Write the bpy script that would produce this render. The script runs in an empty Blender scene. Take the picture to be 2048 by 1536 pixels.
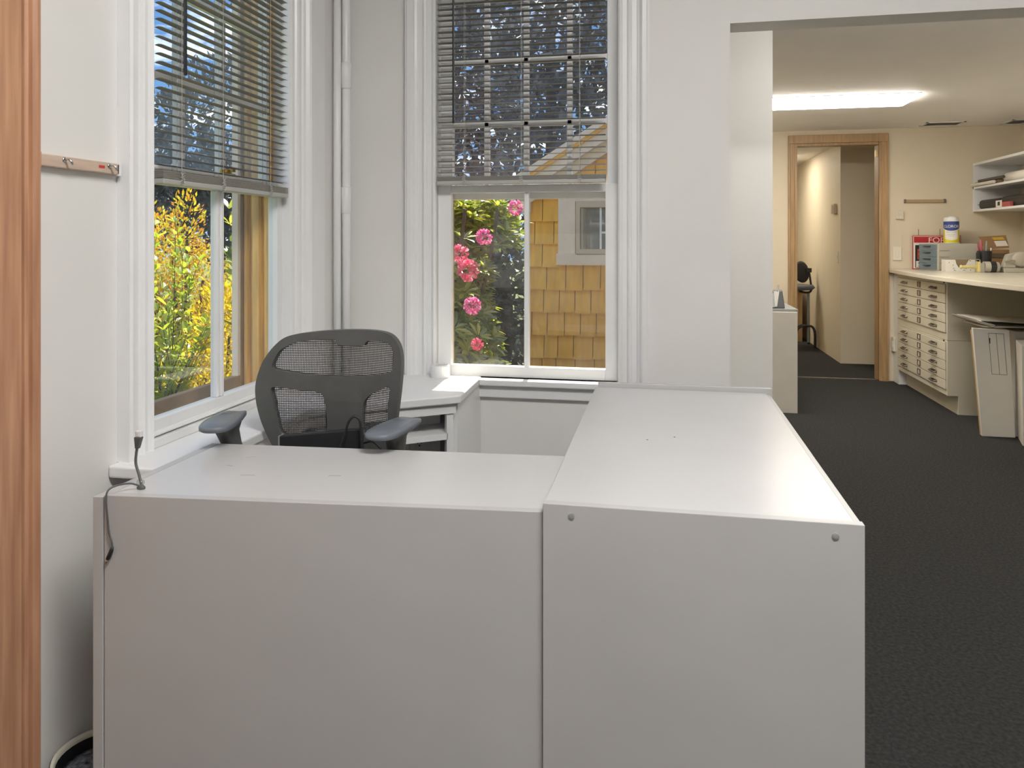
import bpy, bmesh, math, random
import numpy as np
from mathutils import Vector, Matrix
random.seed(7)
rng = np.random.default_rng(11)
scene = bpy.context.scene
COL = scene.collection

# ------------------------------------------------------------------ camera
cam_d = bpy.data.cameras.new('camera')
cam = bpy.data.objects.new('camera', cam_d); COL.objects.link(cam)
cam.location = (0, 0, 1.22)
cam.rotation_euler = (math.pi / 2, 0, math.radians(11.236))
cam_d.sensor_width = 36.0
cam_d.lens = 1500 / 2048 * 36.0
cam_d.shift_y = -(768 - 482) / 2048
cam_d.clip_start = 0.02
cam_d.clip_end = 300
scene.camera = cam

# ------------------------------------------------------------------ light and exposure
SKY_STRENGTH = 1.25
SUN_ENERGY = 13.0
LAMP1 = 33.0
LAMP2 = 24.0
LAMP3 = 13.0
vs = scene.view_settings
vs.view_transform = 'Standard'; vs.look = 'None'; vs.gamma = 1.0; vs.use_curve_mapping = False
vs.exposure = 0.0

world = bpy.data.worlds.new('sky'); scene.world = world
world.use_nodes = True
nt = world.node_tree; nt.nodes.clear()
def N(t, kind, **kw):
    n = t.nodes.new(kind)
    for k, v in kw.items(): setattr(n, k, v)
    return n
tc = N(nt, 'ShaderNodeTexCoord'); sep = N(nt, 'ShaderNodeSeparateXYZ')
nt.links.new(tc.outputs['Generated'], sep.inputs[0])
den = N(nt, 'ShaderNodeMath', operation='MAXIMUM'); den.inputs[1].default_value = 0.0
nt.links.new(sep.outputs['Z'], den.inputs[0])
den2 = N(nt, 'ShaderNodeMath', operation='ADD'); den2.inputs[1].default_value = 0.18
nt.links.new(den.outputs[0], den2.inputs[0])
dx = N(nt, 'ShaderNodeMath', operation='DIVIDE'); dy = N(nt, 'ShaderNodeMath', operation='DIVIDE')
nt.links.new(sep.outputs['X'], dx.inputs[0]); nt.links.new(den2.outputs[0], dx.inputs[1])
nt.links.new(sep.outputs['Y'], dy.inputs[0]); nt.links.new(den2.outputs[0], dy.inputs[1])
cmb = N(nt, 'ShaderNodeCombineXYZ')
nt.links.new(dx.outputs[0], cmb.inputs[0]); nt.links.new(dy.outputs[0], cmb.inputs[1])
noi = N(nt, 'ShaderNodeTexNoise'); noi.inputs['Scale'].default_value = 2.6
noi.inputs['Detail'].default_value = 7; noi.inputs['Roughness'].default_value = 0.62
nt.links.new(cmb.outputs[0], noi.inputs['Vector'])
rmp = N(nt, 'ShaderNodeValToRGB')
rmp.color_ramp.elements[0].position = 0.47; rmp.color_ramp.elements[0].color = (0, 0, 0, 1)
rmp.color_ramp.elements[1].position = 0.68; rmp.color_ramp.elements[1].color = (1, 1, 1, 1)
nt.links.new(noi.outputs['Fac'], rmp.inputs[0])
blue = N(nt, 'ShaderNodeValToRGB')
blue.color_ramp.elements[0].position = 0.0; blue.color_ramp.elements[0].color = (0.25, 0.50, 0.85, 1)
blue.color_ramp.elements[1].position = 0.45; blue.color_ramp.elements[1].color = (0.03, 0.20, 0.68, 1)
nt.links.new(sep.outputs['Z'], blue.inputs[0])
mx = N(nt, 'ShaderNodeMix', data_type='RGBA')
nt.links.new(rmp.outputs[0], mx.inputs['Factor'])
nt.links.new(blue.outputs[0], mx.inputs['A'])
mx.inputs['B'].default_value = (2.4, 2.44, 2.5, 1)
bg = N(nt, 'ShaderNodeBackground'); bg.inputs['Strength'].default_value = SKY_STRENGTH
nt.links.new(mx.outputs['Result'], bg.inputs['Color'])
wo = N(nt, 'ShaderNodeOutputWorld'); nt.links.new(bg.outputs[0], wo.inputs[0])

sun_d = bpy.data.lights.new('sun', 'SUN'); sun_d.energy = SUN_ENERGY; sun_d.angle = math.radians(0.6)
sun_d.color = (1.0, 0.93, 0.80)
sun = bpy.data.objects.new('sun', sun_d); COL.objects.link(sun)
sun.location = (0, 8, 12)
_el, _az = math.radians(58), math.radians(4)
sun_dir = Vector((math.sin(_az) * math.cos(_el), -math.cos(_az) * math.cos(_el), -math.sin(_el)))
sun.rotation_euler = sun_dir.to_track_quat('-Z', 'Y').to_euler()

# ------------------------------------------------------------------ materials
MATS = {}
def principled(name):
    m = bpy.data.materials.new(name); m.use_nodes = True
    t = m.node_tree; b = t.nodes['Principled BSDF']
    return m, t, b
def mat(name, col, rough=0.5, var=0.0, scale=8.0, bump=0.0, bscale=60.0, metal=0.0, spec=0.5, stretch=None, col2=None, coat=0.0):
    if name in MATS: return MATS[name]
    m, t, b = principled(name)
    b.inputs['Roughness'].default_value = rough
    b.inputs['Metallic'].default_value = metal
    b.inputs['Specular IOR Level'].default_value = spec
    b.inputs['Coat Weight'].default_value = coat
    c = N(t, 'ShaderNodeTexCoord'); mp = N(t, 'ShaderNodeMapping')
    if stretch: mp.inputs['Scale'].default_value = stretch
    t.links.new(c.outputs['Object'], mp.inputs[0])
    n = N(t, 'ShaderNodeTexNoise'); n.inputs['Scale'].default_value = scale; n.inputs['Detail'].default_value = 5
    t.links.new(mp.outputs[0], n.inputs['Vector'])
    x = N(t, 'ShaderNodeMix', data_type='RGBA')
    a = tuple(max(0, q * (1 - var)) for q in col); bb = col2 if col2 else tuple(min(1, q * (1 + var)) for q in col)
    x.inputs['A'].default_value = (*a, 1); x.inputs['B'].default_value = (*bb, 1)
    r = N(t, 'ShaderNodeMapRange'); r.inputs['From Min'].default_value = 0.3; r.inputs['From Max'].default_value = 0.7
    t.links.new(n.outputs['Fac'], r.inputs[0]); t.links.new(r.outputs[0], x.inputs['Factor'])
    t.links.new(x.outputs['Result'], b.inputs['Base Color'])
    if bump:
        n2 = N(t, 'ShaderNodeTexNoise'); n2.inputs['Scale'].default_value = bscale; n2.inputs['Detail'].default_value = 3
        t.links.new(mp.outputs[0], n2.inputs['Vector'])
        bp = N(t, 'ShaderNodeBump'); bp.inputs['Strength'].default_value = bump; bp.inputs['Distance'].default_value = 0.004
        t.links.new(n2.outputs['Fac'], bp.inputs['Height']); t.links.new(bp.outputs[0], b.inputs['Normal'])
    MATS[name] = m
    return m
def leafmat(name, cols, trans=0.55, rough=0.45, gloss=0.06):
    m = bpy.data.materials.new(name); m.use_nodes = True
    t = m.node_tree; t.nodes.clear()
    g = N(t, 'ShaderNodeNewGeometry'); oi = N(t, 'ShaderNodeObjectInfo')
    ad = N(t, 'ShaderNodeMath', operation='ADD'); fr = N(t, 'ShaderNodeMath', operation='FRACT')
    t.links.new(g.outputs['Random Per Island'], ad.inputs[0]); t.links.new(oi.outputs['Random'], ad.inputs[1])
    t.links.new(ad.outputs[0], fr.inputs[0])
    r = N(t, 'ShaderNodeValToRGB'); els = r.color_ramp.elements
    while len(els) < len(cols): els.new(0.5)
    for i, c in enumerate(cols):
        els[i].position = i / (len(cols) - 1); els[i].color = (*c, 1)
    t.links.new(fr.outputs[0], r.inputs[0])
    d = N(t, 'ShaderNodeBsdfDiffuse'); tr = N(t, 'ShaderNodeBsdfTranslucent'); gl = N(t, 'ShaderNodeBsdfGlossy')
    gl.inputs['Roughness'].default_value = rough
    m1 = N(t, 'ShaderNodeMixShader'); m1.inputs[0].default_value = trans
    m2 = N(t, 'ShaderNodeMixShader'); m2.inputs[0].default_value = gloss
    t.links.new(r.outputs[0], d.inputs[0]); t.links.new(r.outputs[0], tr.inputs[0])
    t.links.new(d.outputs[0], m1.inputs[1]); t.links.new(tr.outputs[0], m1.inputs[2])
    t.links.new(m1.outputs[0], m2.inputs[1]); t.links.new(gl.outputs[0], m2.inputs[2])
    o = N(t, 'ShaderNodeOutputMaterial'); t.links.new(m2.outputs[0], o.inputs[0])
    return m
def glassmat(name, dirt=0.05, refl=0.07):
    m = bpy.data.materials.new(name); m.use_nodes = True
    t = m.node_tree; t.nodes.clear()
    tp = N(t, 'ShaderNodeBsdfTransparent'); tp.inputs[0].default_value = (0.97, 0.98, 0.97, 1)
    gl = N(t, 'ShaderNodeBsdfGlossy'); gl.inputs['Roughness'].default_value = 0.0
    tl = N(t, 'ShaderNodeBsdfTranslucent'); tl.inputs[0].default_value = (0.85, 0.87, 0.92, 1)
    c = N(t, 'ShaderNodeTexCoord')
    n = N(t, 'ShaderNodeTexNoise'); n.inputs['Scale'].default_value = 9; n.inputs['Detail'].default_value = 8; n.inputs['Roughness'].default_value = 0.75
    t.links.new(c.outputs['Object'], n.inputs['Vector'])
    r = N(t, 'ShaderNodeMapRange'); r.inputs['From Min'].default_value = 0.35; r.inputs['From Max'].default_value = 0.75
    r.inputs['To Min'].default_value = dirt * 0.35; r.inputs['To Max'].default_value = dirt * 1.6
    t.links.new(n.outputs['Fac'], r.inputs[0])
    m1 = N(t, 'ShaderNodeMixShader'); m1.inputs[0].default_value = refl
    m2 = N(t, 'ShaderNodeMixShader')
    t.links.new(tp.outputs[0], m1.inputs[1]); t.links.new(gl.outputs[0], m1.inputs[2])
    t.links.new(r.outputs[0], m2.inputs[0]); t.links.new(m1.outputs[0], m2.inputs[1]); t.links.new(tl.outputs[0], m2.inputs[2])
    o = N(t, 'ShaderNodeOutputMaterial'); t.links.new(m2.outputs[0], o.inputs[0])
    return m
def emitmat(name, col, strength):
    m = bpy.data.materials.new(name); m.use_nodes = True
    t = m.node_tree; t.nodes.clear()
    e = N(t, 'ShaderNodeEmission'); e.inputs[0].default_value = (*col, 1); e.inputs[1].default_value = strength
    o = N(t, 'ShaderNodeOutputMaterial'); t.links.new(e.outputs[0], o.inputs[0])
    return m

M_WALL = mat('painted_plaster', (0.80, 0.79, 0.765), 0.6, 0.02, 3, 0.05, 40)
M_WALL2 = mat('beige_plaster', (0.72, 0.63, 0.48), 0.6, 0.02, 3, 0.04, 40)
M_CEIL = mat('ceiling_paint', (0.87, 0.85, 0.83), 0.7, 0.015, 4)
M_TRIM = mat('white_gloss_paint', (0.83, 0.83, 0.83), 0.32, 0.02, 6, 0.03, 30)
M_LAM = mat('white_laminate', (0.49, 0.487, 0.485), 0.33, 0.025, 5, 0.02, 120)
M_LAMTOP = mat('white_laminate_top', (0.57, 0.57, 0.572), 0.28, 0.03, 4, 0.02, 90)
M_CARPET = mat('charcoal_carpet', (0.042, 0.042, 0.041), 0.95, 0.35, 90, 0.6, 320, spec=0.1)
M_WOOD = mat('stained_pine', (0.54, 0.27, 0.155), 0.42, 0.22, 6, 0.05, 60, stretch=(10, 10, 0.6), col2=(0.63, 0.35, 0.21))
M_OAK = mat('oak_casing', (0.40, 0.255, 0.125), 0.45, 0.2, 6, 0.05, 60, stretch=(10, 10, 0.6))
M_OUTWOOD = mat('ochre_outer_wood', (0.78, 0.48, 0.16), 0.6, 0.22, 7, 0.15, 50, stretch=(8, 8, 0.7))
M_OUTBROWN = mat('brown_storm_frame', (0.30, 0.20, 0.11), 0.6, 0.3, 9, 0.1, 50)
M_BLIND = mat('blind_vinyl', (0.46, 0.46, 0.43), 0.4, 0.03, 10)
M_SLAT_BACKLIT = mat('blind_slat_backlit', (0.27, 0.255, 0.23), 0.45, 0.03, 10)  # slat vinyl darkened in colour to imitate its backlit look
M_WAND = mat('backlit_wand', (0.012, 0.012, 0.014), 0.35, 0.1, 10)  # wand painted near black for its silhouette against the bright window
M_CORD = mat('cord', (0.55, 0.55, 0.52), 0.7, 0.1, 40)
M_GLASS = glassmat('window_glass', 0.014, 0.05)
M_GLASSU = glassmat('dusty_window_glass', 0.10, 0.05)
M_BLACK = mat('black_plastic', (0.025, 0.026, 0.028), 0.45, 0.1, 20)
M_CHAIR = mat('chair_plastic', (0.10, 0.103, 0.10), 0.5, 0.1, 20, 0.1, 300)
M_PAD = mat('arm_pad_rubber', (0.15, 0.17, 0.20), 0.33, 0.06, 20)
M_MESH = mat('chair_mesh', (0.05, 0.05, 0.05), 0.6, 0.1, 40)
M_FABRIC = mat('black_fabric', (0.03, 0.03, 0.032), 0.9, 0.2, 80, 0.3, 300)
M_CHROME = mat('brushed_metal', (0.6, 0.6, 0.6), 0.25, 0.05, 20, metal=1.0)
M_GREY = mat('grey_plastic', (0.30, 0.31, 0.31), 0.45, 0.05, 20)
M_CABLE = mat('grey_cable', (0.10, 0.11, 0.11), 0.5, 0.05, 20)
M_CLEAR = glassmat('clear_plastic', 0.25, 0.12)
M_SHINGLE = mat('cedar_shingle', (0.93, 0.48, 0.06), 0.75, 0.12, 5, 0.2, 60, stretch=(5, 5, 1.0))
M_SHTRIM = mat('shed_trim', (0.84, 0.70, 0.58), 0.6, 0.06, 9, 0.1, 60)
M_GROUND = mat('lawn', (0.10, 0.13, 0.03), 0.95, 0.5, 3, 0.6, 30)
M_STONE = mat('pale_stone', (0.60, 0.60, 0.56), 0.8, 0.1, 6, 0.2, 40)
M_BARK = mat('bark', (0.07, 0.05, 0.035), 0.9, 0.3, 12, 0.5, 40)
M_CREAM = mat('cream_metal', (0.72, 0.67, 0.54), 0.42, 0.015, 8)
M_COUNTER = mat('cream_counter', (0.74, 0.68, 0.56), 0.22, 0.03, 8)
M_SLAB2 = mat('white_card', (0.76, 0.72, 0.64), 0.6, 0.03, 6)

# ------------------------------------------------------------------ building helpers
OFF = {}
class MB:
    def __init__(s): s.v = []; s.f = []
    def add(s, vs_, fs):
        k = len(s.v); s.v += [tuple(q) for q in vs_]; s.f += [tuple(i + k for i in q) for q in fs]; return s
    def box(s, x0, x1, y0, y1, z0, z1):
        return s.add([(x0,y0,z0),(x1,y0,z0),(x1,y1,z0),(x0,y1,z0),(x0,y0,z1),(x1,y0,z1),(x1,y1,z1),(x0,y1,z1)],
              [(3,2,1,0),(4,5,6,7),(0,1,5,4),(1,2,6,5),(2,3,7,6),(3,0,4,7)])
    def prism(s, pts, z0, z1):            # polygon in plan, ccw
        n = len(pts)
        return s.add([(x,y,z0) for x,y in pts]+[(x,y,z1) for x,y in pts],
              [tuple(range(n-1,-1,-1)), tuple(range(n,2*n))]+[(i,(i+1)%n,n+(i+1)%n,n+i) for i in range(n)])
    def hexa(s, bottom, top):             # two quads of 3D points
        return s.add(list(bottom)+list(top), [(3,2,1,0),(4,5,6,7),(0,1,5,4),(1,2,6,5),(2,3,7,6),(3,0,4,7)])
    def sweep(s, prof, o, a, n, z0, z1):  # profile of (t, depth) along a / normal n, extruded in z
        o, a, n = Vector(o), Vector(a), Vector(n)
        ps = [o + a*t + n*d for t, d in prof]; k = len(ps)
        vsx = [(p.x,p.y,z0) for p in ps]+[(p.x,p.y,z1) for p in ps]
        fs = [(i,(i+1)%k,k+(i+1)%k,k+i) for i in range(k)]+[tuple(range(k-1,-1,-1)), tuple(range(k,2*k))]
        return s.add(vsx, fs)
    def tube(s, pts, r, seg=8, cap=True):
        pts = [Vector(p) for p in pts]; k0 = len(s.v); up = Vector((0,0,1)); prev = None
        rs = r if isinstance(r, (list, tuple)) else [r]*len(pts)
        for i, p in enumerate(pts):
            d = (pts[min(i+1,len(pts)-1)] - pts[max(i-1,0)]).normalized()
            x = prev - d*prev.dot(d) if prev is not None else d.cross(up if abs(d.z) < .9 else Vector((1,0,0)))
            x.normalize(); prev = x; y = d.cross(x)
            for j in range(seg):
                an = 2*math.pi*j/seg
                s.v.append(tuple(p + (x*math.cos(an) + y*math.sin(an))*rs[i]))
        for i in range(len(pts)-1):
            for j in range(seg):
                a, b = k0+i*seg+j, k0+i*seg+(j+1)%seg
                s.f.append((a, b, b+seg, a+seg))
        if cap:
            s.f.append(tuple(k0+j for j in range(seg-1,-1,-1)))
            s.f.append(tuple(k0+(len(pts)-1)*seg+j for j in range(seg)))
        return s
    def lathe(s, prof, o, seg=24, sx=1, sy=1, axis='z', cap=True):
        k0 = len(s.v); n = len(prof)
        for r, z in prof:
            for j in range(seg):
                an = 2*math.pi*j/seg; a, b = r*math.cos(an)*sx, r*math.sin(an)*sy
                if axis == 'z': q = (o[0]+a, o[1]+b, o[2]+z)
                elif axis == 'y': q = (o[0]+a, o[1]+z, o[2]+b)
                else: q = (o[0]+z, o[1]+a, o[2]+b)
                s.v.append(q)
        for i in range(n-1):
            for j in range(seg):
                a, b = k0+i*seg+j, k0+i*seg+(j+1)%seg
                s.f.append((a, b, b+seg, a+seg))
        if cap:
            s.f.append(tuple(k0+j for j in range(seg-1,-1,-1))); s.f.append(tuple(k0+(n-1)*seg+j for j in range(seg)))
        return s
    def build(s, name, m, parent=None, smooth=False, bevel=0.0, bseg=2, sub=0):
        off = OFF.get(parent.name, Vector((0,0,0))) if parent else Vector((0,0,0))
        me = bpy.data.meshes.new(name)
        me.from_pydata([(a-off.x, b-off.y, c-off.z) for a,b,c in s.v], [], s.f)
        bm = bmesh.new(); bm.from_mesh(me); bmesh.ops.recalc_face_normals(bm, faces=bm.faces); bm.to_mesh(me); bm.free()
        me.materials.append(m)
        if smooth: me.shade_smooth()
        o = bpy.data.objects.new(name, me); COL.objects.link(o)
        if parent: o.parent = parent
        OFF[o.name] = off
        if bevel:
            md = o.modifiers.new('bevel', 'BEVEL'); md.width = bevel; md.segments = bseg; md.limit_method = 'ANGLE'; md.angle_limit = math.radians(40)
        if sub:
            md = o.modifiers.new('subdivision', 'SUBSURF'); md.levels = sub; md.render_levels = sub
        return o
def tag(o, label, cat, group=None):
    o['label'] = label; o['category'] = cat
    if group: o['group'] = group
    return o
def thing(name, loc, label, cat, group=None):
    o = bpy.data.objects.new(name, None); COL.objects.link(o); o.location = loc
    o.empty_display_size = 0.05; OFF[o.name] = Vector(loc)
    return tag(o, label, cat, group)
def struct_empty(name, loc):
    o = bpy.data.objects.new(name, None); COL.objects.link(o); o.location = loc; o.empty_display_size = 0.05
    OFF[o.name] = Vector(loc); o['kind'] = 'structure'
    return o
def struct(o): o['kind'] = 'structure'; return o
def dup(o, parent, dloc):
    c = o.copy(); COL.objects.link(c); c.parent = parent
    c.location = Vector(o.location) + Vector(dloc); OFF[c.name] = OFF[o.name]
    return c
def spline(pts, n=8):
    pts = [Vector(p) for p in pts]; out = []
    for i in range(len(pts)-1):
        p0, p1, p2, p3 = pts[max(i-1,0)], pts[i], pts[i+1], pts[min(i+2,len(pts)-1)]
        for k in range(n):
            t = k/n
            out.append(0.5*((2*p1)+(p2-p0)*t+(2*p0-5*p1+4*p2-p3)*t*t+(3*p1-p0-3*p2+p3)*t**3))
    out.append(pts[-1]); return out
def text(name, body, size, m, parent, loc, rot, extrude=0.0006, align='LEFT', bend=None, sx=1.0):
    cu = bpy.data.curves.new(name, 'FONT'); cu.body = body; cu.size = size; cu.extrude = extrude; cu.align_x = align
    tmp = bpy.data.objects.new(name, cu); COL.objects.link(tmp)
    dg = bpy.context.evaluated_depsgraph_get(); me = bpy.data.meshes.new_from_object(tmp.evaluated_get(dg))
    bpy.data.objects.remove(tmp)
    for v in me.vertices: v.co.x *= sx
    if bend:
        for v in me.vertices:
            a = v.co.x/bend; r = bend + v.co.z
            v.co = (math.sin(a)*r, v.co.y, math.cos(a)*r - bend)
    me.materials.clear(); me.materials.append(m)
    o = bpy.data.objects.new(name, me); COL.objects.link(o)
    off = OFF.get(parent.name, Vector((0,0,0))); o.parent = parent; o.location = Vector(loc)-off; o.rotation_euler = rot
    OFF[o.name] = off
    return o

# ================================================================== STRUCTURE
WL, WB = -1.19, 2.66         # inner faces of the left and the back wall
OUT = 0.17                   # wall thickness
LY0, LY1, LZ0, LZ1 = 1.565, 2.237, 0.742, 2.52      # left window opening
BX0, BX1, BZ0, BZ1 = -0.815, -0.142, 0.722, 2.52    # back window opening
CEIL1, CEIL2, HEAD = 2.85, 2.20, 1.964

struct(MB().box(-1.4, 3.3, -2.9, 12.2, -0.1, 0.0).build('floor', M_CARPET))
w = MB()
w.box(WL-OUT, WL, -2.8, LY0, 0, CEIL1).box(WL-OUT, WL, LY1, WB+OUT, 0, CEIL1)
w.box(WL-OUT, WL, LY0, LY1, 0, LZ0).box(WL-OUT, WL, LY0, LY1, LZ1, CEIL1)
struct(w.build('wall_left', M_WALL))
w = MB()
w.box(WL, BX0, WB, WB+OUT, 0, CEIL1).box(BX0, BX1, WB, WB+OUT, 0, BZ0).box(BX0, BX1, WB, WB+OUT, BZ1, CEIL1)
w.box(BX1, 0.232, WB, WB+OUT-0.05, 0, CEIL1).box(0.232, 3.2, WB, WB+OUT-0.05, HEAD, CEIL1)
struct(w.build('wall_back', M_WALL))
struct(MB().box(3.2, 3.3, -2.8, 2.79, 0, CEIL1).build('wall_right', M_WALL))
struct(MB().box(-1.4, 3.3, -2.9, -2.8, 0, CEIL1).build('wall_front', M_WALL))
struct(MB().box(-1.4, 3.3, -2.9, 2.83, CEIL1, CEIL1+0.1).build('ceiling_front_room', M_CEIL))
# rear workroom
struct(MB().box(-0.1, 3.1, 2.79, 7.05, CEIL2, CEIL2+0.12).build('ceiling_workroom', M_CEIL))
w = MB().box(-0.1, 1.165, 7.05, 7.17, 0, CEIL2).box(1.165, 1.885, 7.05, 7.17, 2.085, CEIL2).box(1.885, 3.1, 7.05, 7.17, 0, CEIL2)
struct(w.build('wall_workroom_back', M_WALL2))
struct(MB().box(2.98, 3.1, 2.79, 7.05, 0, CEIL2).build('wall_workroom_right', M_WALL2))
struct(MB().box(-0.1, -0.02, 2.79, 12.1, 0, CEIL2).build('wall_workroom_left', M_WALL2))
struct(MB().box(-0.02, 0.497, 3.57, 3.67, 0, 2.176).build('wall_partition', M_WALL))
# small office beyond the door
w = MB().box(1.755, 3.1, 7.97, 8.09, 0, CEIL2).box(1.755, 1.87, 8.09, 11.9, 0, CEIL2)
struct(w.build('wall_office_right', M_WALL2))
struct(MB().box(-0.02, 1.87, 11.9, 12.0, 0, CEIL2).build('wall_office_back', M_WALL2))
struct(MB().box(2.98, 3.1, 7.17, 7.97, 0, CEIL2).build('wall_office_side', M_WALL2))
struct(MB().box(-0.1, 3.1, 7.17, 12.1, CEIL2, CEIL2+0.1).build('ceiling_office', M_CEIL))
# flat roof slab over the workroom wing, outside
struct(MB().box(-0.16, 3.3, 2.84, 12.2, 2.33, 2.40).build('roof_wing', M_STONE))

# unseen eaves added over the two windows, to shade the blinds
struct(MB().box(-1.80, WL-OUT, -2.9, 3.49, 2.66, 2.72).box(-1.80, -.17, WB+OUT, 3.49, 2.66, 2.72).build('added_eave_shade', M_TRIM))

# doorway at the back of the workroom
d = struct_empty('door_1', (1.525, 7.05, 0))
prof = [(0,0),(0,.012),(.02,.012),(.024,.018),(.058,.02),(.064,.026),(.076,.026),(.076,0)]
MB().sweep(prof, (1.189,7.05,0), (-1,0,0), (0,-1,0), 0, 2.085).build('casing', M_OAK, d)
MB().sweep(prof, (1.864,7.05,0), (1,0,0), (0,-1,0), 0, 2.085).build('casing', M_OAK, d)
MB().box(1.113,1.940,7.024,7.05,2.085,2.158).build('head_casing', M_OAK, d, bevel=.004)
MB().box(1.165,1.189,7.04,7.18,0,2.085).build('jamb', M_OAK, d)
MB().box(1.864,1.885,7.04,7.18,0,2.085).build('jamb', M_OAK, d)
MB().box(1.165,1.885,7.05,7.17,2.065,2.085).build('head_jamb', M_OAK, d)
MB().box(1.19,1.864,7.03,7.06,0,0.012).build('threshold', M_CHROME, d)
MB().box(1.846,1.864,7.08,7.10,1.96,2.02).build('hinge', mat('brass',(0.7,0.55,0.3),0.4,metal=0.6), d)

# stained wood doorway in the left wall, beside the camera
d = struct_empty('door_2', (WL, 0.72, 0))
prof = [(0,0),(0,.014),(.070,.016),(.0715,.011),(.074,.011),(.0755,.017),(.081,.020),(.084,.015),(.088,.015),(.090,.021),(.096,.027),(.101,.028),(.104,.026),(.104,0)]
MB().sweep(prof, (WL,1.128,0), (0,1,0), (1,0,0), 0, 2.13).build('casing', M_WOOD, d)
MB().sweep(prof, (WL,0.318,0), (0,-1,0), (1,0,0), 0, 2.13).build('casing', M_WOOD, d)
MB().box(WL,WL+.03,0.214,1.232,2.13,2.235).build('head_casing', M_WOOD, d, bevel=.004)
dl = MB().box(WL,WL+.012,0.318,1.128,0.005,2.13).build('door_leaf', M_WOOD, d)
for z0,z1 in ((.2,.95),(1.1,1.95)):
    for y0 in (.40,.76):
        MB().box(WL+.012,WL+.018,y0,y0+.28,z0,z1).build('panel', M_WOOD, dl, bevel=.004)
MB().lathe([(0.004,0),(.012,.012),(.026,.03),(.026,.045),(.012,.055)], (WL+.018,1.06,1.0), 16, axis='x').build('door_knob', mat('brass_knob',(0.7,0.5,0.2),0.3,metal=1.0), dl, smooth=True)

# windows -------------------------------------------------------------
CAS = [(0,-.03),(0,.016),(.006,.021),(.012,.016),(.015,.011),(.030,.011),(.033,.018),(.039,.022),(.045,.018),(.048,.011),(.064,.011),(.067,.016),(.074,.020),(.079,.030),(.084,.035),(.097,.035),(.103,.031),(.106,.031),(.106,-.03)]
def scaled(p, wd): return [(t*wd/.106, dd) for t, dd in p]
def frame(mb, ax, p0, p1, a0, a1, z0, z1, st, top, bot):
    # rectangular sash frame between the planes p0..p1; ax says which way the wall runs
    def b(u0,u1,w0,w1):
        if ax == 'y': mb.box(p0,p1,u0,u1,w0,w1)
        else: mb.box(u0,u1,p0,p1,w0,w1)
    b(a0,a0+st,z0,z1); b(a1-st,a1,z0,z1); b(a0+st,a1-st,z0,z0+bot); b(a0+st,a1-st,z1-top,z1)
    return mb
def axbox(ax, p0,p1,u0,u1,w0,w1):
    return MB().box(p0,p1,u0,u1,w0,w1) if ax == 'y' else MB().box(u0,u1,p0,p1,w0,w1)

# window_1: left wall
W1 = struct_empty('window_1', (WL, 1.9, LZ0))
MB().sweep(scaled(CAS,.104), (WL,1.572,0), (0,-1,0), (1,0,0), .727, 2.56).build('casing', M_TRIM, W1)
MB().sweep(scaled(CAS,.150), (WL,2.232,0), (0,1,0), (1,0,0), .727, 2.56).build('casing', M_TRIM, W1)
MB().box(WL-.01,WL+.035,1.46,2.39,2.52,2.62).build('head_casing', M_TRIM, W1, bevel=.004)
MB().box(WL-.045,WL,LY1-.003,LY1+.02,LZ0,LZ1).build('jamb', M_TRIM, W1)
MB().box(WL-.13,WL,LY0-.02,LY0+.003,LZ0,LZ1).build('jamb', M_TRIM, W1)
MB().box(WL-.04,WL-.012,1.46,1.60,.728,.744).build('stool', M_TRIM, W1)
mb = MB().box(-1.232,-1.196,LY0,LY1,LZ0,.760); mb.box(-1.232,-1.185,LY0,LY1,.752,.757); mb.box(-1.20,-1.176,LY0,LY1,.727,.748)
mb.build('sill', M_TRIM, W1, bevel=.002)
ls = frame(MB(),'y',-1.232,-1.200,LY0,LY1,.757,1.405,.038,.045,.030).build('lower_sash', M_TRIM, W1, bevel=.002)
MB().box(-1.226,-1.204,1.876,1.890,.787,1.36).box(-1.222,-1.200,1.890,1.904,.787,1.36).build('muntin', M_TRIM, ls, bevel=.003)
for a,b in ((LY0+.038,1.876),(1.904,LY1-.038)):
    MB().box(-1.217,-1.214,a,b,.787,1.36).build('pane', M_GLASS, ls)
us = frame(MB(),'y',-1.268,-1.236,LY0,LY1,1.365,LZ1,.038,.05,.040).build('upper_sash', M_TRIM, W1, bevel=.002)
ys = [LY0+.038,1.775,1.965,LY1-.038]; zs = [1.405,1.640,1.872,2.10,2.32,LZ1-.05]
for y in ys[1:3]: MB().box(-1.264,-1.240,y-.011,y+.011,1.405,2.47).build('muntin', M_TRIM, us, bevel=.003)
for z in zs[1:5]: MB().box(-1.262,-1.242,ys[0],ys[3],z-.010,z+.010).build('muntin', M_TRIM, us, bevel=.003)
for i in range(3):
    for k in range(5):
        MB().box(-1.2535,-1.2505,ys[i],ys[i+1],zs[k],zs[k+1]).build('pane', M_GLASSU, us)
lk = MB().box(-1.236,-1.20,1.90,1.96,1.405,1.412); lk.lathe([(.014,0),(.014,.01),(.005,.013)],(-1.215,1.93,1.412),12); lk.box(-1.22,-1.19,1.93,1.944,1.416,1.424)
lk.build('sash_lock', mat('old_brass',(0.45,0.30,0.08),0.4,metal=0.8), W1)
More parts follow.
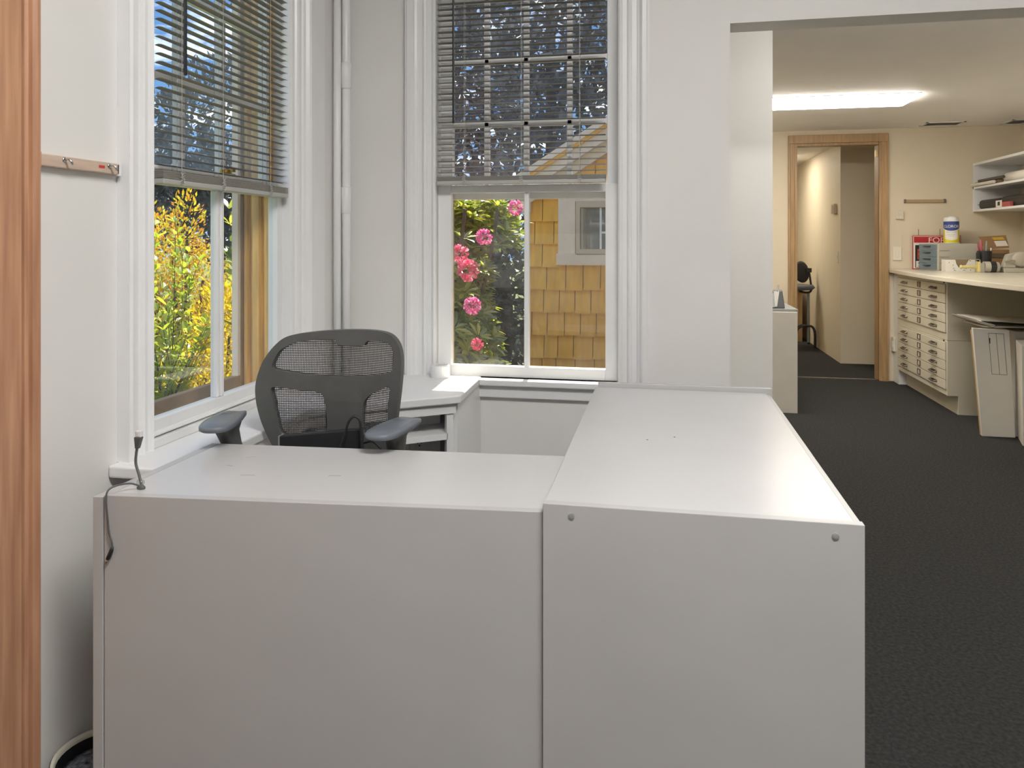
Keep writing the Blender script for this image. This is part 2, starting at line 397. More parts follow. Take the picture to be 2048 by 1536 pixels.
# outside: ochre boards and storm frame
oj = MB().sweep([(0,0),(0,.02),(.02,.02),(.023,.010),(.032,.010),(.035,.028),(.052,.034),(.060,.028),(.063,.014),(.072,.014),(.075,.03),(.085,.03),(.085,0)],(-1.2335,LY1-.004,0),(-1,0,0),(0,-1,0),.70,2.6)
oj.build('outer_jamb', M_OUTWOOD, W1)
MB().box(-1.40,-1.27,LY0-.04,LY0-.0,.70,2.6).build('outer_jamb', M_OUTWOOD, W1)
st = frame(MB(),'y',-1.345,-1.322,LY0,LY1-.004,.745,2.55,.044,.05,.045).build('storm_frame', M_OUTBROWN, W1, bevel=.002)
MB().box(-1.344,-1.323,LY1-.062,LY1-.048,  .79,2.5).build('storm_bead', M_SHTRIM, st)
MB().hexa([(-1.44,LY0-.05,.68),(-1.23,LY0-.05,.70),(-1.23,LY1+.05,.70),(-1.44,LY1+.05,.68)],[(-1.44,LY0-.05,.715),(-1.23,LY0-.05,.745),(-1.23,LY1+.05,.745),(-1.44,LY1+.05,.715)]).build('outer_sill', M_OUTBROWN, W1)

# window_2: back wall
W2 = struct_empty('window_2', ((BX0+BX1)/2, WB, BZ0))
MB().sweep(scaled(CAS,.112), (-.812,WB,0), (-1,0,0), (0,-1,0), .727, 2.56).build('casing', M_TRIM, W2)
MB().sweep(scaled(CAS,.106), (-.147,WB,0), (1,0,0), (0,-1,0), .60, 2.56).build('casing', M_TRIM, W2)
MB().box(-.93,-.035,WB-.035,WB+.01,2.52,2.62).build('head_casing', M_TRIM, W2, bevel=.004)
MB().box(BX0-.02,BX0+.003,WB,WB+.13,BZ0,BZ1).build('jamb', M_TRIM, W2)
MB().box(BX1-.003,BX1+.02,WB,WB+.13,BZ0,BZ1).build('jamb', M_TRIM, W2)
MB().box(-.66,-.15,2.622,WB+.03,.700,.722).build('stool', M_TRIM, W2, bevel=.004)
MB().box(-.66,-.15,2.642,WB,.655,.700).build('apron', M_TRIM, W2, bevel=.003)
ls = frame(MB(),'x',2.682,2.714,BX0,BX1,.722,1.425,.052,.028,.040).build('lower_sash', M_TRIM, W2, bevel=.002)
MB().box(-.488,-.470,2.680,2.708,.762,1.397).build('muntin', M_TRIM, ls, bevel=.004)
for a,b in ((BX0+.052,-.488),(-.470,BX1-.052)):
    MB().box(a,b,2.699,2.702,.762,1.397).build('pane', M_GLASS, ls)
us = frame(MB(),'x',2.718,2.750,BX0,BX1,1.375,BZ1,.048,.05,.040).build('upper_sash', M_TRIM, W2, bevel=.002)
xs = [BX0+.048,-.637,-.488,-.327,BX1-.048]; zs = [1.415,1.654,1.888,2.12,2.33,BZ1-.05]
for x in xs[1:4]: MB().box(x-.010,x+.010,2.722,2.746,1.415,2.47).build('muntin', M_TRIM, us, bevel=.003)
for z in zs[1:5]: MB().box(xs[0],xs[4],2.722,2.744,z-.010,z+.010).build('muntin', M_TRIM, us, bevel=.003)
for i in range(4):
    for k in range(5):
        MB().box(xs[i],xs[i+1],2.733,2.736,zs[k],zs[k+1]).build('pane', M_GLASSU, us)
MB().box(BX0-.03,BX0,2.752,2.87,.70,2.6).build('outer_jamb', M_OUTBROWN, W2)
MB().box(BX1,BX1+.03,2.752,2.87,.70,2.6).build('outer_jamb', M_OUTBROWN, W2)
frame(MB(),'x',2.768,2.785,BX0,BX1,.70,2.55,.036,.05,.035).box(BX0,BX1,2.768,2.785,1.380,1.406).build('storm_frame', M_OUTBROWN, W2, bevel=.002)
MB().box(BX0-.05,BX1+.05,2.72,2.92,.66,.70).build('outer_sill', M_OUTWOOD, W2)
# narrow corner boards beside the left window and the corner
struct(MB().box(WL,WL+.018,2.395,2.452,.727,2.6).build('trim_1', M_TRIM, bevel=.003))
struct(MB().box(WL,WL+.012,2.452,2.50,.727,2.6).build('trim_2', M_TRIM, bevel=.003))

# ================================================================== BLINDS
def slat_mesh(ax, a0, a1, width=.025, tilt=0.0, crown=.0020, th=.0006):
    # one curved slat centred on the origin, running from a0 to a1
    n = 5; mb = MB(); P = []
    for i in range(n):
        t = (i/(n-1)-.5); c = width*t; zc = crown*(1-4*t*t)+c*math.tan(tilt)
        P.append((c, zc))
    for side in (a0, a1):
        for c, z in P:
            mb.v.append((c, side, z) if ax == 'y' else (side, c, z))
        for c, z in reversed(P):
            mb.v.append((c, side, z-th) if ax == 'y' else (side, c, z-th))
    k = 2*n
    for i in range(k): mb.f.append((i,(i+1)%k,k+(i+1)%k,k+i))
    mb.f.append(tuple(range(k-1,-1,-1))); mb.f.append(tuple(range(k,2*k)))
    return mb
def blind(name, ax, plane, a0, a1, zrail0, zrail1, ztop, pitch, label, cords, wand, dyr=0.0, sag=(0,0)):
    base = (plane, (a0+a1)/2, zrail0) if ax == 'y' else ((a0+a1)/2, plane, zrail0)
    T = thing(name, base, label, 'blind')
    bx = Vector(base)
    # bottom rail and the gathered slats on it
    def rail(z0, z1, hw):
        return axbox(ax, plane-hw, plane+hw, a0, a1, z0, z1)
    rail(zrail0, zrail0+.014, .0135).build('bottom_rail', M_BLIND, T, bevel=.003)
    L = (a1-a0)/2
    proto = slat_mesh(ax, -L, L, width=.022, tilt=math.radians(-1))
    proto.v = [(x+bx.x, y+bx.y, z+zrail0+.018) for x,y,z in proto.v]
    first = proto.build('slat', M_SLAT_BACKLIT, T, smooth=False)
    zg = zrail0+.018; k = 0
    while zg < zrail1:
        if k == 0:
            pk = slat_mesh(ax, -L, L, tilt=0, crown=.0008, th=.0024); pk.v = [(x+bx.x, y+bx.y, z+zg-.001) for x,y,z in pk.v]
            packed = pk.build('slat', M_SLAT_BACKLIT, T)
        else: dup(packed, T, (0, 0, zg-zrail0-.018))
        zg += .0031; k += 1
    z = zrail1+pitch*.6; first.location.z = z-zrail0-.018; z += pitch; zf = first.location.z
    while z < ztop:
        o = dup(first, T, (0, 0, z-zrail0-.018-zf))
        j = random.uniform(-.5,.5)
        o.rotation_euler = (0, math.radians(random.uniform(-7,5)), 0) if ax == 'y' else (math.radians(random.uniform(-6,6)), 0, 0)
        # rotation pivots about the parent origin height, so undo the offset of the mesh
        dz = .018
        v = Vector((0,0,dz)); v.rotate(o.rotation_euler); o.location += Vector((0,0,dz)) - v
        o.location.z += random.uniform(-.001,.001)
        z += pitch
    axbox(ax, plane-.016, plane+.016, a0-.003, a1+.003, ztop, ztop+.035).build('head_rail', M_BLIND, T, bevel=.003)
    for c in cords:
        p = (lambda zz, s=0: (plane+s, c, zz)) if ax == 'y' else (lambda zz, s=0: (c, plane+s, zz))
        mb = MB()
        for s in (-.0135, .0135): mb.tube([p(zrail0-.002, s), p(ztop, s)], .0006, 5)
        mb.tube([p(zrail0-.002), p(ztop)], .0007, 5)
        o = mb.build('ladder_cord', M_CORD, T)
        # gathered loops of ladder string hanging in front of the stack
        mb = MB(); s = .017 if ax == 'y' else -.017
        pts = []
        for i in range(26):
            tt = i/25; zz = zrail1-.002-(zrail1-zrail0-.004)*tt
            off = .007*math.sin(i*1.9)
            q = p(zz+.003*math.sin(i*2.7), s+.002*math.cos(i)); q = (q[0], q[1]+off, q[2]) if ax == 'y' else (q[0]+off, q[1], q[2])
            pts.append(q)
        mb.tube(spline(pts, 3), .0008, 5)
        mb.build('cord_loop', M_CORD, o)
    wpos, wz = wand
    s = .02 if ax == 'y' else -.02
    p0 = (plane+s, wpos, wz) if ax == 'y' else (wpos, plane+s, wz); p1 = (p0[0], p0[1], ztop)
    MB().tube([p0, p1], .0042, 6).build('tilt_wand', M_WAND, T)
    return T
blind('venetian_blind', 'y', -1.181, 1.598, 2.212, 1.357, 1.392, 2.47, .0205,
      'half raised slatted blind in the left window above golden shrubs', (1.668, 1.848, 2.10), (1.672, 1.632))
blind('venetian_blind', 'x', 2.634, -.800, -.190, 1.424, 1.456, 2.47, .0205,
      'half raised slatted blind in the back window above pink rhododendron', (-.697, -.488, -.280), (-.735, 1.645))

# ================================================================== LEDGE AND CORNER SHELF
lg = thing('window_ledge', (-1.08, 2.1, 0), 'white built-in window ledge with open corner cubbies behind mesh chair', 'shelf')
top = [(WL+.001,1.44),(-1.012,1.44),(-1.012,2.047),(-.628,2.318),(-.642,2.658),(WL+.001,2.658)]
MB().prism(top, .700, .727).build('shelf_top', M_TRIM, lg, bevel=.005, bseg=3)
MB().prism([(-1.024,1.46),(-1.018,1.46),(-1.018,2.052),(-.645,2.325),(-.655,2.335),(-1.024,2.062)][::1], .668, .700).build('edge_moulding', M_TRIM, lg)
MB().box(-.662,-.645,2.345,2.658,0,.700).build('side_panel', M_TRIM, lg)
dx_, dy_ = .368/.4557, .263/.4557
def diag(t, inset): return (-1.0+dx_*t-dy_*inset, 2.062+dy_*t+dx_*inset)
def dpost(t0,t1,i0,i1,z0,z1): return MB().prism([diag(t0,i0),diag(t1,i0),diag(t1,i1),diag(t0,i1)], z0, z1)
dpost(.415,.437,.012,.032,0,.668).build('stile', M_TRIM, lg)
dpost(.0,.03,.012,.032,0,.668).build('stile', M_TRIM, lg)
MB().prism([diag(.03,.012),diag(.42,.012),(-.665,2.655),(WL+.003,2.655),(WL+.003,2.0),(-1.02,2.06)], .585, .605).build('cubby_shelf', M_TRIM, lg)
# outlet on the added cubby panel below the shelf
dpost(.0,.44,.150,.158,0,.700).build('cubby_fill_panel', M_TRIM, lg)  # panel added well forward so the cubbies look brighter
ot = thing('wall_outlet', (-.787, 2.385, .525), 'white duplex wall outlet under the corner shelf', 'outlet')
dpost(.330,.398,.145,.1495,.468,.582).build('cover_plate', M_TRIM, ot, bevel=.003)
for zc in (.503,.547):
    s_ = dpost(.348,.380,.143,.1455,zc-.014,zc+.014).build('socket', M_TRIM, ot, bevel=.002)
    for t0 in (.3565,.3695): dpost(t0,t0+.0025,.1422,.1432,zc-.001,zc+.008).build('slot', M_BLACK, s_)
    dpost(.3622,.3668,.1422,.1432,zc-.010,zc-.005).build('slot', M_BLACK, s_)
# roll of white tape on the corner shelf
tp = MB().lathe([(.018,0),(.034,0),(.035,.004),(.035,.040),(.034,.044),(.018,.044),(.018,0)], (-.785,2.615,.727), 28, cap=False)
tag(tp.build('tape_roll', M_TRIM, smooth=False), 'small roll of white tape on the corner shelf by window', 'tape')

# corner pipe
pp = thing('heating_pipe', (-1.142, 2.60, .727), 'white painted vertical pipe in the corner beside the left window', 'pipe')
MB().tube([(-1.142,2.60,.727),(-1.1415,2.60,1.35),(-1.142,2.60,2.0),(-1.142,2.60,2.84)], .0165, 14).build('pipe', M_TRIM, pp, smooth=True)
for z in (1.37,1.83,): MB().lathe([(.0165,-.05),(.020,-.045),(.020,.045),(.0165,.05)],(-1.142,2.60,z),14).build('sleeve', M_TRIM, pp, smooth=True)
MB().lathe([(.0172,-.012),(.0172,.012)],(-1.142,2.60,1.795),14).build('pipe_band', M_GREY, pp)
MB().tube([(-1.165,2.575,.727),(-1.166,2.575,1.4),(-1.165,2.576,2.84)], .014, 10).build('riser', M_TRIM, pp, smooth=True)

# wooden rail on the left wall
rl = thing('hook_rail', (WL, 1.36, 1.38), 'short unpainted wooden strip with metal hooks on left wall', 'rail')
M_RAWWOOD = mat('raw_wood', (0.60,0.46,0.36), 0.6, 0.1, 12, stretch=(8,1,8))
MB().box(WL,WL+.016,1.236,1.457,1.366,1.390).build('strip', M_RAWWOOD, rl, bevel=.002)
MB().box(WL,WL+.020,1.228,1.240,1.362,1.392).build('end_block', M_WOOD, rl)
MB().box(WL,WL+.016,1.452,1.462,1.364,1.392).build('end_cap', M_TRIM, rl)
for y in (1.30,1.425):
    MB().tube(spline([(WL+.016,y,1.383),(WL+.026,y,1.384),(WL+.032,y+.002,1.378),(WL+.030,y+.006,1.374)],4), .0025, 6).lathe([(.005,0),(.005,.002)],(WL+.016,y,1.383),10,axis='x').build('hook', M_CHROME, rl, smooth=True)
MB().box(WL+.0161,WL+.0165,1.395,1.412,1.376,1.382).build('paint_mark', mat('red_mark',(0.6,0.05,0.05),0.6), rl)

# ================================================================== RECEPTION DESK
ds = thing('reception_desk', (-.6, 1.40, 0), 'low white reception desk section with a grey cable on its left corner', 'desk')
LFa, LFb, LBa, LBb = (-.988,1.187), (-.1975,1.259), (-.988,1.549), (-.1975,1.604)
def off2(p, dx, dy): return (p[0]+dx, p[1]+dy)
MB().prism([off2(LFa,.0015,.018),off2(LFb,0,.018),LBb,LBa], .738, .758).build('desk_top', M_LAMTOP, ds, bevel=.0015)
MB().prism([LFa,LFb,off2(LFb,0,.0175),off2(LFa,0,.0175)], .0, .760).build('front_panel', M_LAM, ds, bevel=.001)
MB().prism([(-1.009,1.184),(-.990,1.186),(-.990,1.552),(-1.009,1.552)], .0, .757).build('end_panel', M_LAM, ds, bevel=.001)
MB().prism([(-.23,1.28),(-.2,1.28),(-.2,1.60),(-.23,1.60)], .0, .736).build('leg_panel', M_LAM, ds)
# little scuffs on the worktop
M_SCUFF = mat('scuff', (0.36,0.36,0.37), 0.6)
for x,y,l,a in ((-.86,1.465,.022,.5),(-.87,1.40,.014,-.2),(-.80,1.35,.03,.1),(-.63,1.38,.025,.15)):
    c_, s_ = math.cos(a)*l/2, math.sin(a)*l/2
    MB().prism([(x-c_,y-s_-.0008),(x+c_,y+s_-.0008),(x+c_,y+s_+.0008),(x-c_,y-s_+.0008)], .7580, .7583).build('scuff', M_SCUFF, ds)

dr = thing('reception_counter', (.055, 1.78, 0), 'taller white reception counter running back towards the window', 'counter')
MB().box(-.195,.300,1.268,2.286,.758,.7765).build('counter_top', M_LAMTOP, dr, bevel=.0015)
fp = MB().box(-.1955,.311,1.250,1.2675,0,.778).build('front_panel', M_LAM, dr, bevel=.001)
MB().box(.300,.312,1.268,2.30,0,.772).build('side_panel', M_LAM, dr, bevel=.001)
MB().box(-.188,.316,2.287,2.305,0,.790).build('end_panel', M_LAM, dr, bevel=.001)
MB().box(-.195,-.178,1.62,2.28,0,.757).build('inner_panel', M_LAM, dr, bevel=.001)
for x,z in ((-.147,.760),(.268,.758)):
    MB().lathe([(.0055,0),(.0055,-.0015),(.003,-.002)],(x,1.250,z),12,axis='y').build('screw_cap', M_GREY, fp)
for x,y in ((.0,1.70),(.06,1.735)):
    MB().lathe([(.0022,0),(.0022,.0004)],(x-.03,y,.7766),8).build('nail_hole', M_BLACK, dr)

# network / power cables on the desk corner
nc = thing('cable_bundle', (-.963,1.232,.758), 'two grey cables with plugs sticking out of the desk corner', 'cable')
MB().lathe([(.0055,0),(.006,.003),(.0045,.006),(.0025,.008)],(-.950,1.236,.758),12,sx=1.4).build('grommet', M_CABLE, nc, smooth=True)
MB().tube(spline([(-.950,1.238,.762),(-.962,1.246,.780),(-.972,1.250,.800),(-.9725,1.252,.820),(-.970,1.252,.832)],6), .0026, 8).build('network_cable', M_CABLE, nc, smooth=True)
MB().hexa([(-.9735,1.2485,.828),(-.9665,1.2485,.828),(-.9665,1.2555,.828),(-.9735,1.2555,.828)],[(-.9745,1.247,.850),(-.9605,1.247,.850),(-.9605,1.257,.850),(-.9745,1.257,.850)]).build('plug_boot', M_CABLE, nc, bevel=.001)
pg = MB().box(-.9725,-.9610,1.248,1.256,.850,.862).build('network_plug', mat('plug_plastic',(0.75,0.76,0.76),0.2), nc, bevel=.001)
MB().box(-.970,-.964,1.2465,1.248,.852,.860).build('plug_clip', M_TRIM, pg)
MB().lathe([(.003,-.006),(.006,-.005),(.006,.005),(.003,.006)],(-.957,1.243,.767),10,axis='x').build('clear_clip', M_CLEAR, nc, smooth=True)
MB().tube(spline([(-.950,1.234,.764),(-.962,1.222,.772),(-.974,1.200,.774),(-.980,1.186,.768),(-.980,1.1825,.750),(-.977,1.1825,.72),(-.974,1.1825,.695),(-.969,1.1825,.680),(-.967,1.1825,.668)],5), .0017, 7).build('power_cord', M_CABLE, nc, smooth=True)
MB().tube([(-.967,1.1825,.670),(-.969,1.1825,.664),(-.9765,1.182,.648),(-.978,1.182,.6465)], [.0022,.0036,.0036,.002], 10).build('barrel_plug', M_BLACK, nc, smooth=True)
MB().tube([(-.978,1.182,.6465),(-.981,1.182,.639)], .0019, 8).build('barrel_tip', M_CHROME, nc, smooth=True)

# waste basket between desk and wall
wb = thing('waste_basket', (-1.10,1.31,0), 'small round waste basket with cream rim squeezed between desk and wall', 'basket')
def ring(r, z): return (r, z)
MB().lathe([(.062,0),(.083,.185),(.085,.185),(.087,.198),(.080,.198),(.078,.185),(.059,.006)], (-1.10,1.31,0), 36).build('bin_body', mat('black_bin',(0.02,0.02,0.022),0.5), wb, smooth=False)
MB().lathe([(.0775,.190),(.079,.200),(.0845,.201),(.0865,.196),(.083,.190),(.0775,.190)], (-1.10,1.31,0), 36, cap=False).build('bin_rim', mat('cream_plastic',(0.72,0.69,0.58),0.4), wb, smooth=True)
MB().lathe([(.001,.172),(.03,.178),(.055,.175),(.0745,.168)], (-1.10,1.31,0), 24).build('liner', mat('blue_speckle',(0.03,0.04,0.07),0.85,0.9,90,0.8,150,col2=(0.30,0.33,0.40)), wb, smooth=True)

# ================================================================== MESH CHAIR
ch = thing('office_chair', (-.80,1.64,0), 'black mesh-back office chair with arms behind the low desk', 'chair')
CY, CK = 1.80, .9574
def ck(l): return [(x*CK, 1.22-(1.22-z)*CK) for x, z in l]
C_OUT = ck([(-1.059,.874),(-1.046,.906),(-1.023,.939),(-.994,.961),(-.944,.971),(-.872,.978),(-.786,.982),(-.723,.98),(-.688,.969),(-.666,.944),(-.658,.907),(-.66,.854),(-.666,.802),(-.674,.749),(-.685,.695),(-.702,.628),(-.758,.599),(-.944,.587),(-1.0,.611),(-1.023,.664),(-1.04,.702),(-1.055,.745),(-1.065,.792),(-1.067,.833)])
C_UP = ck([(-1.028,.878),(-1.021,.907),(-1.003,.93),(-.959,.947),(-.872,.953),(-.86,.946),(-.849,.939),(-.783,.94),(-.772,.949),(-.761,.954),(-.709,.953),(-.688,.935),(-.685,.896),(-.695,.877),(-.758,.862),(-.843,.856),(-.93,.858),(-1.003,.869)])
C_LL = ck([(-1.026,.826),(-.959,.817),(-.908,.812),(-.889,.792),(-.888,.701),(-.994,.696),(-1.015,.74),(-1.023,.787)])
C_LR = ck([(-.694,.839),(-.698,.794),(-.708,.71),(-.772,.707),(-.775,.781),(-.761,.808),(-.733,.823)])
CXC = -.825
def bendy(x, z): return CY - 1.1*(x-CXC)**2 + .25*(z-.75)**2     # the back wraps towards the sitter
def closed_spline(l, n=5):
    k = len(l); out = []
    for i in range(k):
        p0,p1,p2,p3 = (Vector(l[(i+j-1)%k]) for j in range(4))
        for q in range(n):
            t = q/n
            out.append(tuple(0.5*((2*p1)+(p2-p0)*t+(2*p0-5*p1+4*p2-p3)*t*t+(3*p1-p0-3*p2+p3)*t**3)))
    return out
def plate(name, outer, holes, thick, m, parent, dy=0.0, bevel=.003):
    bm = bmesh.new(); edges = []
    for loop in [outer]+holes:
        vs_ = [bm.verts.new((x, 0, z)) for x, z in loop]
        edges += [bm.edges.new((vs_[i], vs_[(i+1)%len(vs_)])) for i in range(len(vs_))]
    bmesh.ops.triangle_fill(bm, edges=edges, use_beauty=True)
    fr = list(bm.faces)
    r = bmesh.ops.extrude_face_region(bm, geom=fr)
    nv = [g for g in r['geom'] if isinstance(g, bmesh.types.BMVert)]
    for v in nv: v.co.y += thick
    bmesh.ops.recalc_face_normals(bm, faces=bm.faces)
    off = OFF[parent.name]
    for v in bm.verts:
        y = bendy(v.co.x, v.co.z)+dy+v.co.y
        v.co = Vector((v.co.x, y, v.co.z))-off
    me = bpy.data.meshes.new(name); bm.to_mesh(me); bm.free(); me.materials.append(m)
    o = bpy.data.objects.new(name, me); COL.objects.link(o); o.parent = parent; OFF[o.name] = off
    if bevel:
        md = o.modifiers.new('bevel','BEVEL'); md.width = bevel; md.segments = 2; md.limit_method = 'ANGLE'; md.angle_limit = math.radians(50)
    return o
plate('back_frame', closed_spline(C_OUT), [closed_spline(C_UP,4), closed_spline(C_LL,4), closed_spline(C_LR,4)], .022, M_CHAIR, ch)
# woven mesh: fine strands over the three openings
def inside(pt, poly):
    x, y = pt; r = False; j = len(poly)-1
    for i in range(len(poly)):
        if (poly[i][1] > y) != (poly[j][1] > y) and x < (poly[j][0]-poly[i][0])*(y-poly[i][1])/(poly[j][1]-poly[i][1])+poly[i][0]: r = not r
        j = i
    return r
mb = MB(); polys = [closed_spline(q,4) for q in (C_UP, C_LL, C_LR)]
def strand(a, b, hw, vert):
    pts = [(a[0]+(b[0]-a[0])*i/6, a[1]+(b[1]-a[1])*i/6) for i in range(7)]
    k = len(mb.v)
    for x, z in pts:
        y = bendy(x, z)+.010
        if vert: mb.v += [(x-hw,y,z),(x+hw,y,z)]
        else: mb.v += [(x,y,z-hw),(x,y,z+hw)]
    for i in range(6): mb.f.append((k+2*i,k+2*i+1,k+2*i+3,k+2*i+2))
def crossings(poly, c, ax):
    out = []; n = len(poly)
    for i in range(n):
        p, q = poly[i], poly[(i+1)%n]
        if (p[1-ax] > c) != (q[1-ax] > c): out.append(p[ax]+(q[ax]-p[ax])*(c-p[1-ax])/(q[1-ax]-p[1-ax]))
    return sorted(out)
for poly in polys:
    x0,x1 = min(p[0] for p in poly), max(p[0] for p in poly); z0,z1 = min(p[1] for p in poly), max(p[1] for p in poly)
    z = z0+.001
    while z < z1:
        cr = crossings(poly, z, 0)
        for i in range(0, len(cr)-1, 2): strand((cr[i]-.004,z),(cr[i+1]+.004,z),.00115,False)
        z += .0045
    x = x0+.001
    while x < x1:
        cr = crossings(poly, x, 1)
        for i in range(0, len(cr)-1, 2): strand((x,cr[i]-.004),(x,cr[i+1]+.004),.0008,True)
        x += .0042
o = mb.build('back_mesh', M_MESH, ch); o['kind'] = 'stuff'
def arm(xc, ycen, z, ang, xs_, ys_, tilt=0.0):
    # pad: blunt teardrop in plan
    outl = [(-.030,-.085),(-.012,-.100),(.014,-.098),(.032,-.080),(.037,-.040),(.034,.02),(.026,.075),(.010,.098),(-.012,.098),(-.026,.075),(-.036,.02),(-.038,-.045)]
    ca, sa = math.cos(ang), math.sin(ang)
    ol = closed_spline(outl,4); b_ = MB(); n = len(ol); rings = ((.90,-.009),(1.0,-.004),(1.0,.003),(.95,.006),(.6,.007))
    for sc,dz in rings:
        for x,y in ol:
            X,Y = x*sc*ca-y*sc*sa, x*sc*sa+y*sc*ca
            b_.v.append((xc+X, ycen+Y, z+dz-.012*max(0,(y-.06)/.04)**2*.6))
    for i in range(len(rings)-1):
        for j in range(n): b_.f.append((i*n+j,i*n+(j+1)%n,(i+1)*n+(j+1)%n,(i+1)*n+j))
    b_.f.append(tuple(range(n-1,-1,-1))); b_.f.append(tuple((len(rings)-1)*n+j for j in range(n)))
    pad = b_.build('arm_pad', M_PAD, ch, smooth=True)
    # upright: flares out under the pad
    st_ = MB(); prof_ = [(.52,.017,.022,0),(.70,.017,.022,0),(z-.055,.018,.024,0),(z-.026,.020,.030,0),(z-.007,.026,.050,0)]
    k = 12
    for zz,hx,hy,_ in prof_:
        for j in range(k):
            an = 2*math.pi*j/k; cx, cy = math.cos(an), math.sin(an)
            cx = math.copysign(abs(cx)**.6,cx); cy = math.copysign(abs(cy)**.6,cy)
            tt = max(0,(zz-.70)/(z-.71))
            st_.v.append((xs_+(xc-xs_)*tt+hx*cx, ys_+(ycen-ys_)*tt+hy*cy, zz))
    for i in range(len(prof_)-1):
        for j in range(k): st_.f.append((i*k+j,i*k+(j+1)%k,(i+1)*k+(j+1)%k,(i+1)*k+j))
    st_.f.append(tuple(range(k-1,-1,-1))); st_.f.append(tuple((len(prof_)-1)*k+j for j in range(k)))
    st_.build('arm_post', M_CHAIR, ch, smooth=True)
    return pad
arm(-.990,1.575,.806,math.radians(14),-.972,1.598)
arm(-.588,1.612,.800,math.radians(-8),-.592,1.628)
MB().tube([(-.568,1.622,.735),(-.548,1.622,.735)], .006, 10).build('arm_button', M_GREY, ch, smooth=True)
MB().prism(closed_spline([(-.99,1.46),(-.80,1.43),(-.60,1.46),(-.585,1.62),(-.61,1.77),(-.80,1.79),(-.97,1.77),(-.995,1.62)],4), .47, .525).build('seat', M_FABRIC, ch, bevel=.02, bseg=3)
MB().box(-.86,-.74,1.55,1.70,.43,.47).box(-.83,-.77,1.68,1.84,.435,.455).build('tilt_mechanism', M_BLACK, ch, bevel=.005)
MB().hexa([(-.84,1.815,.44),(-.76,1.815,.44),(-.76,1.835,.44),(-.84,1.835,.44)],[(-.86,1.822,.80),(-.75,1.822,.80),(-.75,1.836,.80),(-.86,1.836,.80)]).build('back_support', M_CHAIR, ch, bevel=.004)
for xa,xb in ((-.965,-.86),(-.60,-.74)):
    MB().tube([(xa,1.60,.53),(xa,1.61,.455),(xb,1.62,.45)], .014, 8).build('arm_bracket', M_CHAIR, ch)
MB().lathe([(.03,.08),(.03,.25),(.02,.25),(.02,.43)],(-.80,1.63,0),16).build('gas_lift', M_BLACK, ch)
MB().lathe([(.04,.07),(.045,.09),(.035,.12)],(-.80,1.63,0),16).build('hub', M_BLACK, ch)
for k in range(5):
    an = math.radians(90+72*k); ex, ey = -.80+.19*math.cos(an), 1.63+.19*math.sin(an)
    lg_ = MB().tube([(-.80,1.63,.10),(ex,ey,.065)], [.022,.014], 8).build('base_leg', M_BLACK, ch)
    MB().lathe([(.010,-.012),(.024,-.010),(.024,.010),(.010,.012)],(ex,ey,.0245),14,axis='x').tube([(ex,ey,.02),(ex,ey,.06)],.005,6).build('castor', M_BLACK, lg_)

# flat black device propped on the seat, with its lead
dv = thing('flat_device', (-.82,1.705,.525), 'flat black device propped upright on the chair seat', 'device')
body = MB().hexa([(-.915,1.690,.526),(-.700,1.690,.526),(-.700,1.712,.526),(-.915,1.712,.526)],[(-.925,1.705,.738),(-.712,1.705,.766),(-.712,1.727,.766),(-.925,1.727,.738)]).build('casing_body', M_BLACK, dv, bevel=.003)
MB().hexa([(-.9175,1.689,.526),(-.9145,1.689,.526),(-.9145,1.713,.526),(-.9175,1.713,.526)],[(-.9275,1.704,.738),(-.9245,1.704,.738),(-.9245,1.728,.738),(-.9275,1.728,.738)]).build('lit_edge', M_GREY, dv)  # grey strip paints in the light caught by the left edge
ld = MB().tube(spline([(-.775,1.69,.57),(-.772,1.685,.64),(-.757,1.682,.71),(-.742,1.682,.755),(-.735,1.684,.785),(-.722,1.688,.800),(-.708,1.690,.792),(-.704,1.690,.765),(-.703,1.69,.70),(-.700,1.69,.56)],5), .0035, 8)
ld.tube(spline([(-.70,1.70,.735),(-.675,1.69,.742),(-.650,1.68,.728),(-.635,1.67,.70),(-.64,1.67,.56)],5), .003, 8)
ld.build('lead', M_BLACK, dv, smooth=True)

# ================================================================== WORKROOM
def troffer(x0,x1,y0,y1,z,label,col,strength,drop=.022):
    t = thing('ceiling_light', ((x0+x1)/2,(y0+y1)/2,z), label, 'light')
    mb = MB(); f_ = .02
    mb.box(x0-f_,x1+f_,y0-f_,y0,z-.004,z).box(x0-f_,x1+f_,y1,y1+f_,z-.004,z).box(x0-f_,x0,y0,y1,z-.004,z).box(x1,x1+f_,y0,y1,z-.004,z)
    mb.build('frame', M_CEIL, t)
    MB().box(x0,x1,y0,y1,z-drop,z-.001).build('diffuser', emitmat('diffuser_glow', col, strength), t)
    return t
troffer(.447,1.667,5.39,5.72,CEIL2,'bright flush ceiling light panel in the rear workroom',(1.0,.94,.84),LAMP2*1.15,.030)
troffer(.55,2.75,2.84,3.02,CEIL2,'added unseen ceiling light just behind the opening header',(1.0,.97,.93),LAMP2*.34,.11)  # unseen fill light, added to brighten the workroom ceiling
troffer(-.10,1.10,-.05,.55,CEIL1,'flush ceiling light panel above the reception area',(1.0,.98,.95),LAMP1)
troffer(.30,1.50,9.0,9.55,CEIL2,'flush ceiling light panel in the small office',(1.0,.92,.76),LAMP3)
M_VENT = mat('vent_dark',(0.12,0.115,0.11),0.6)
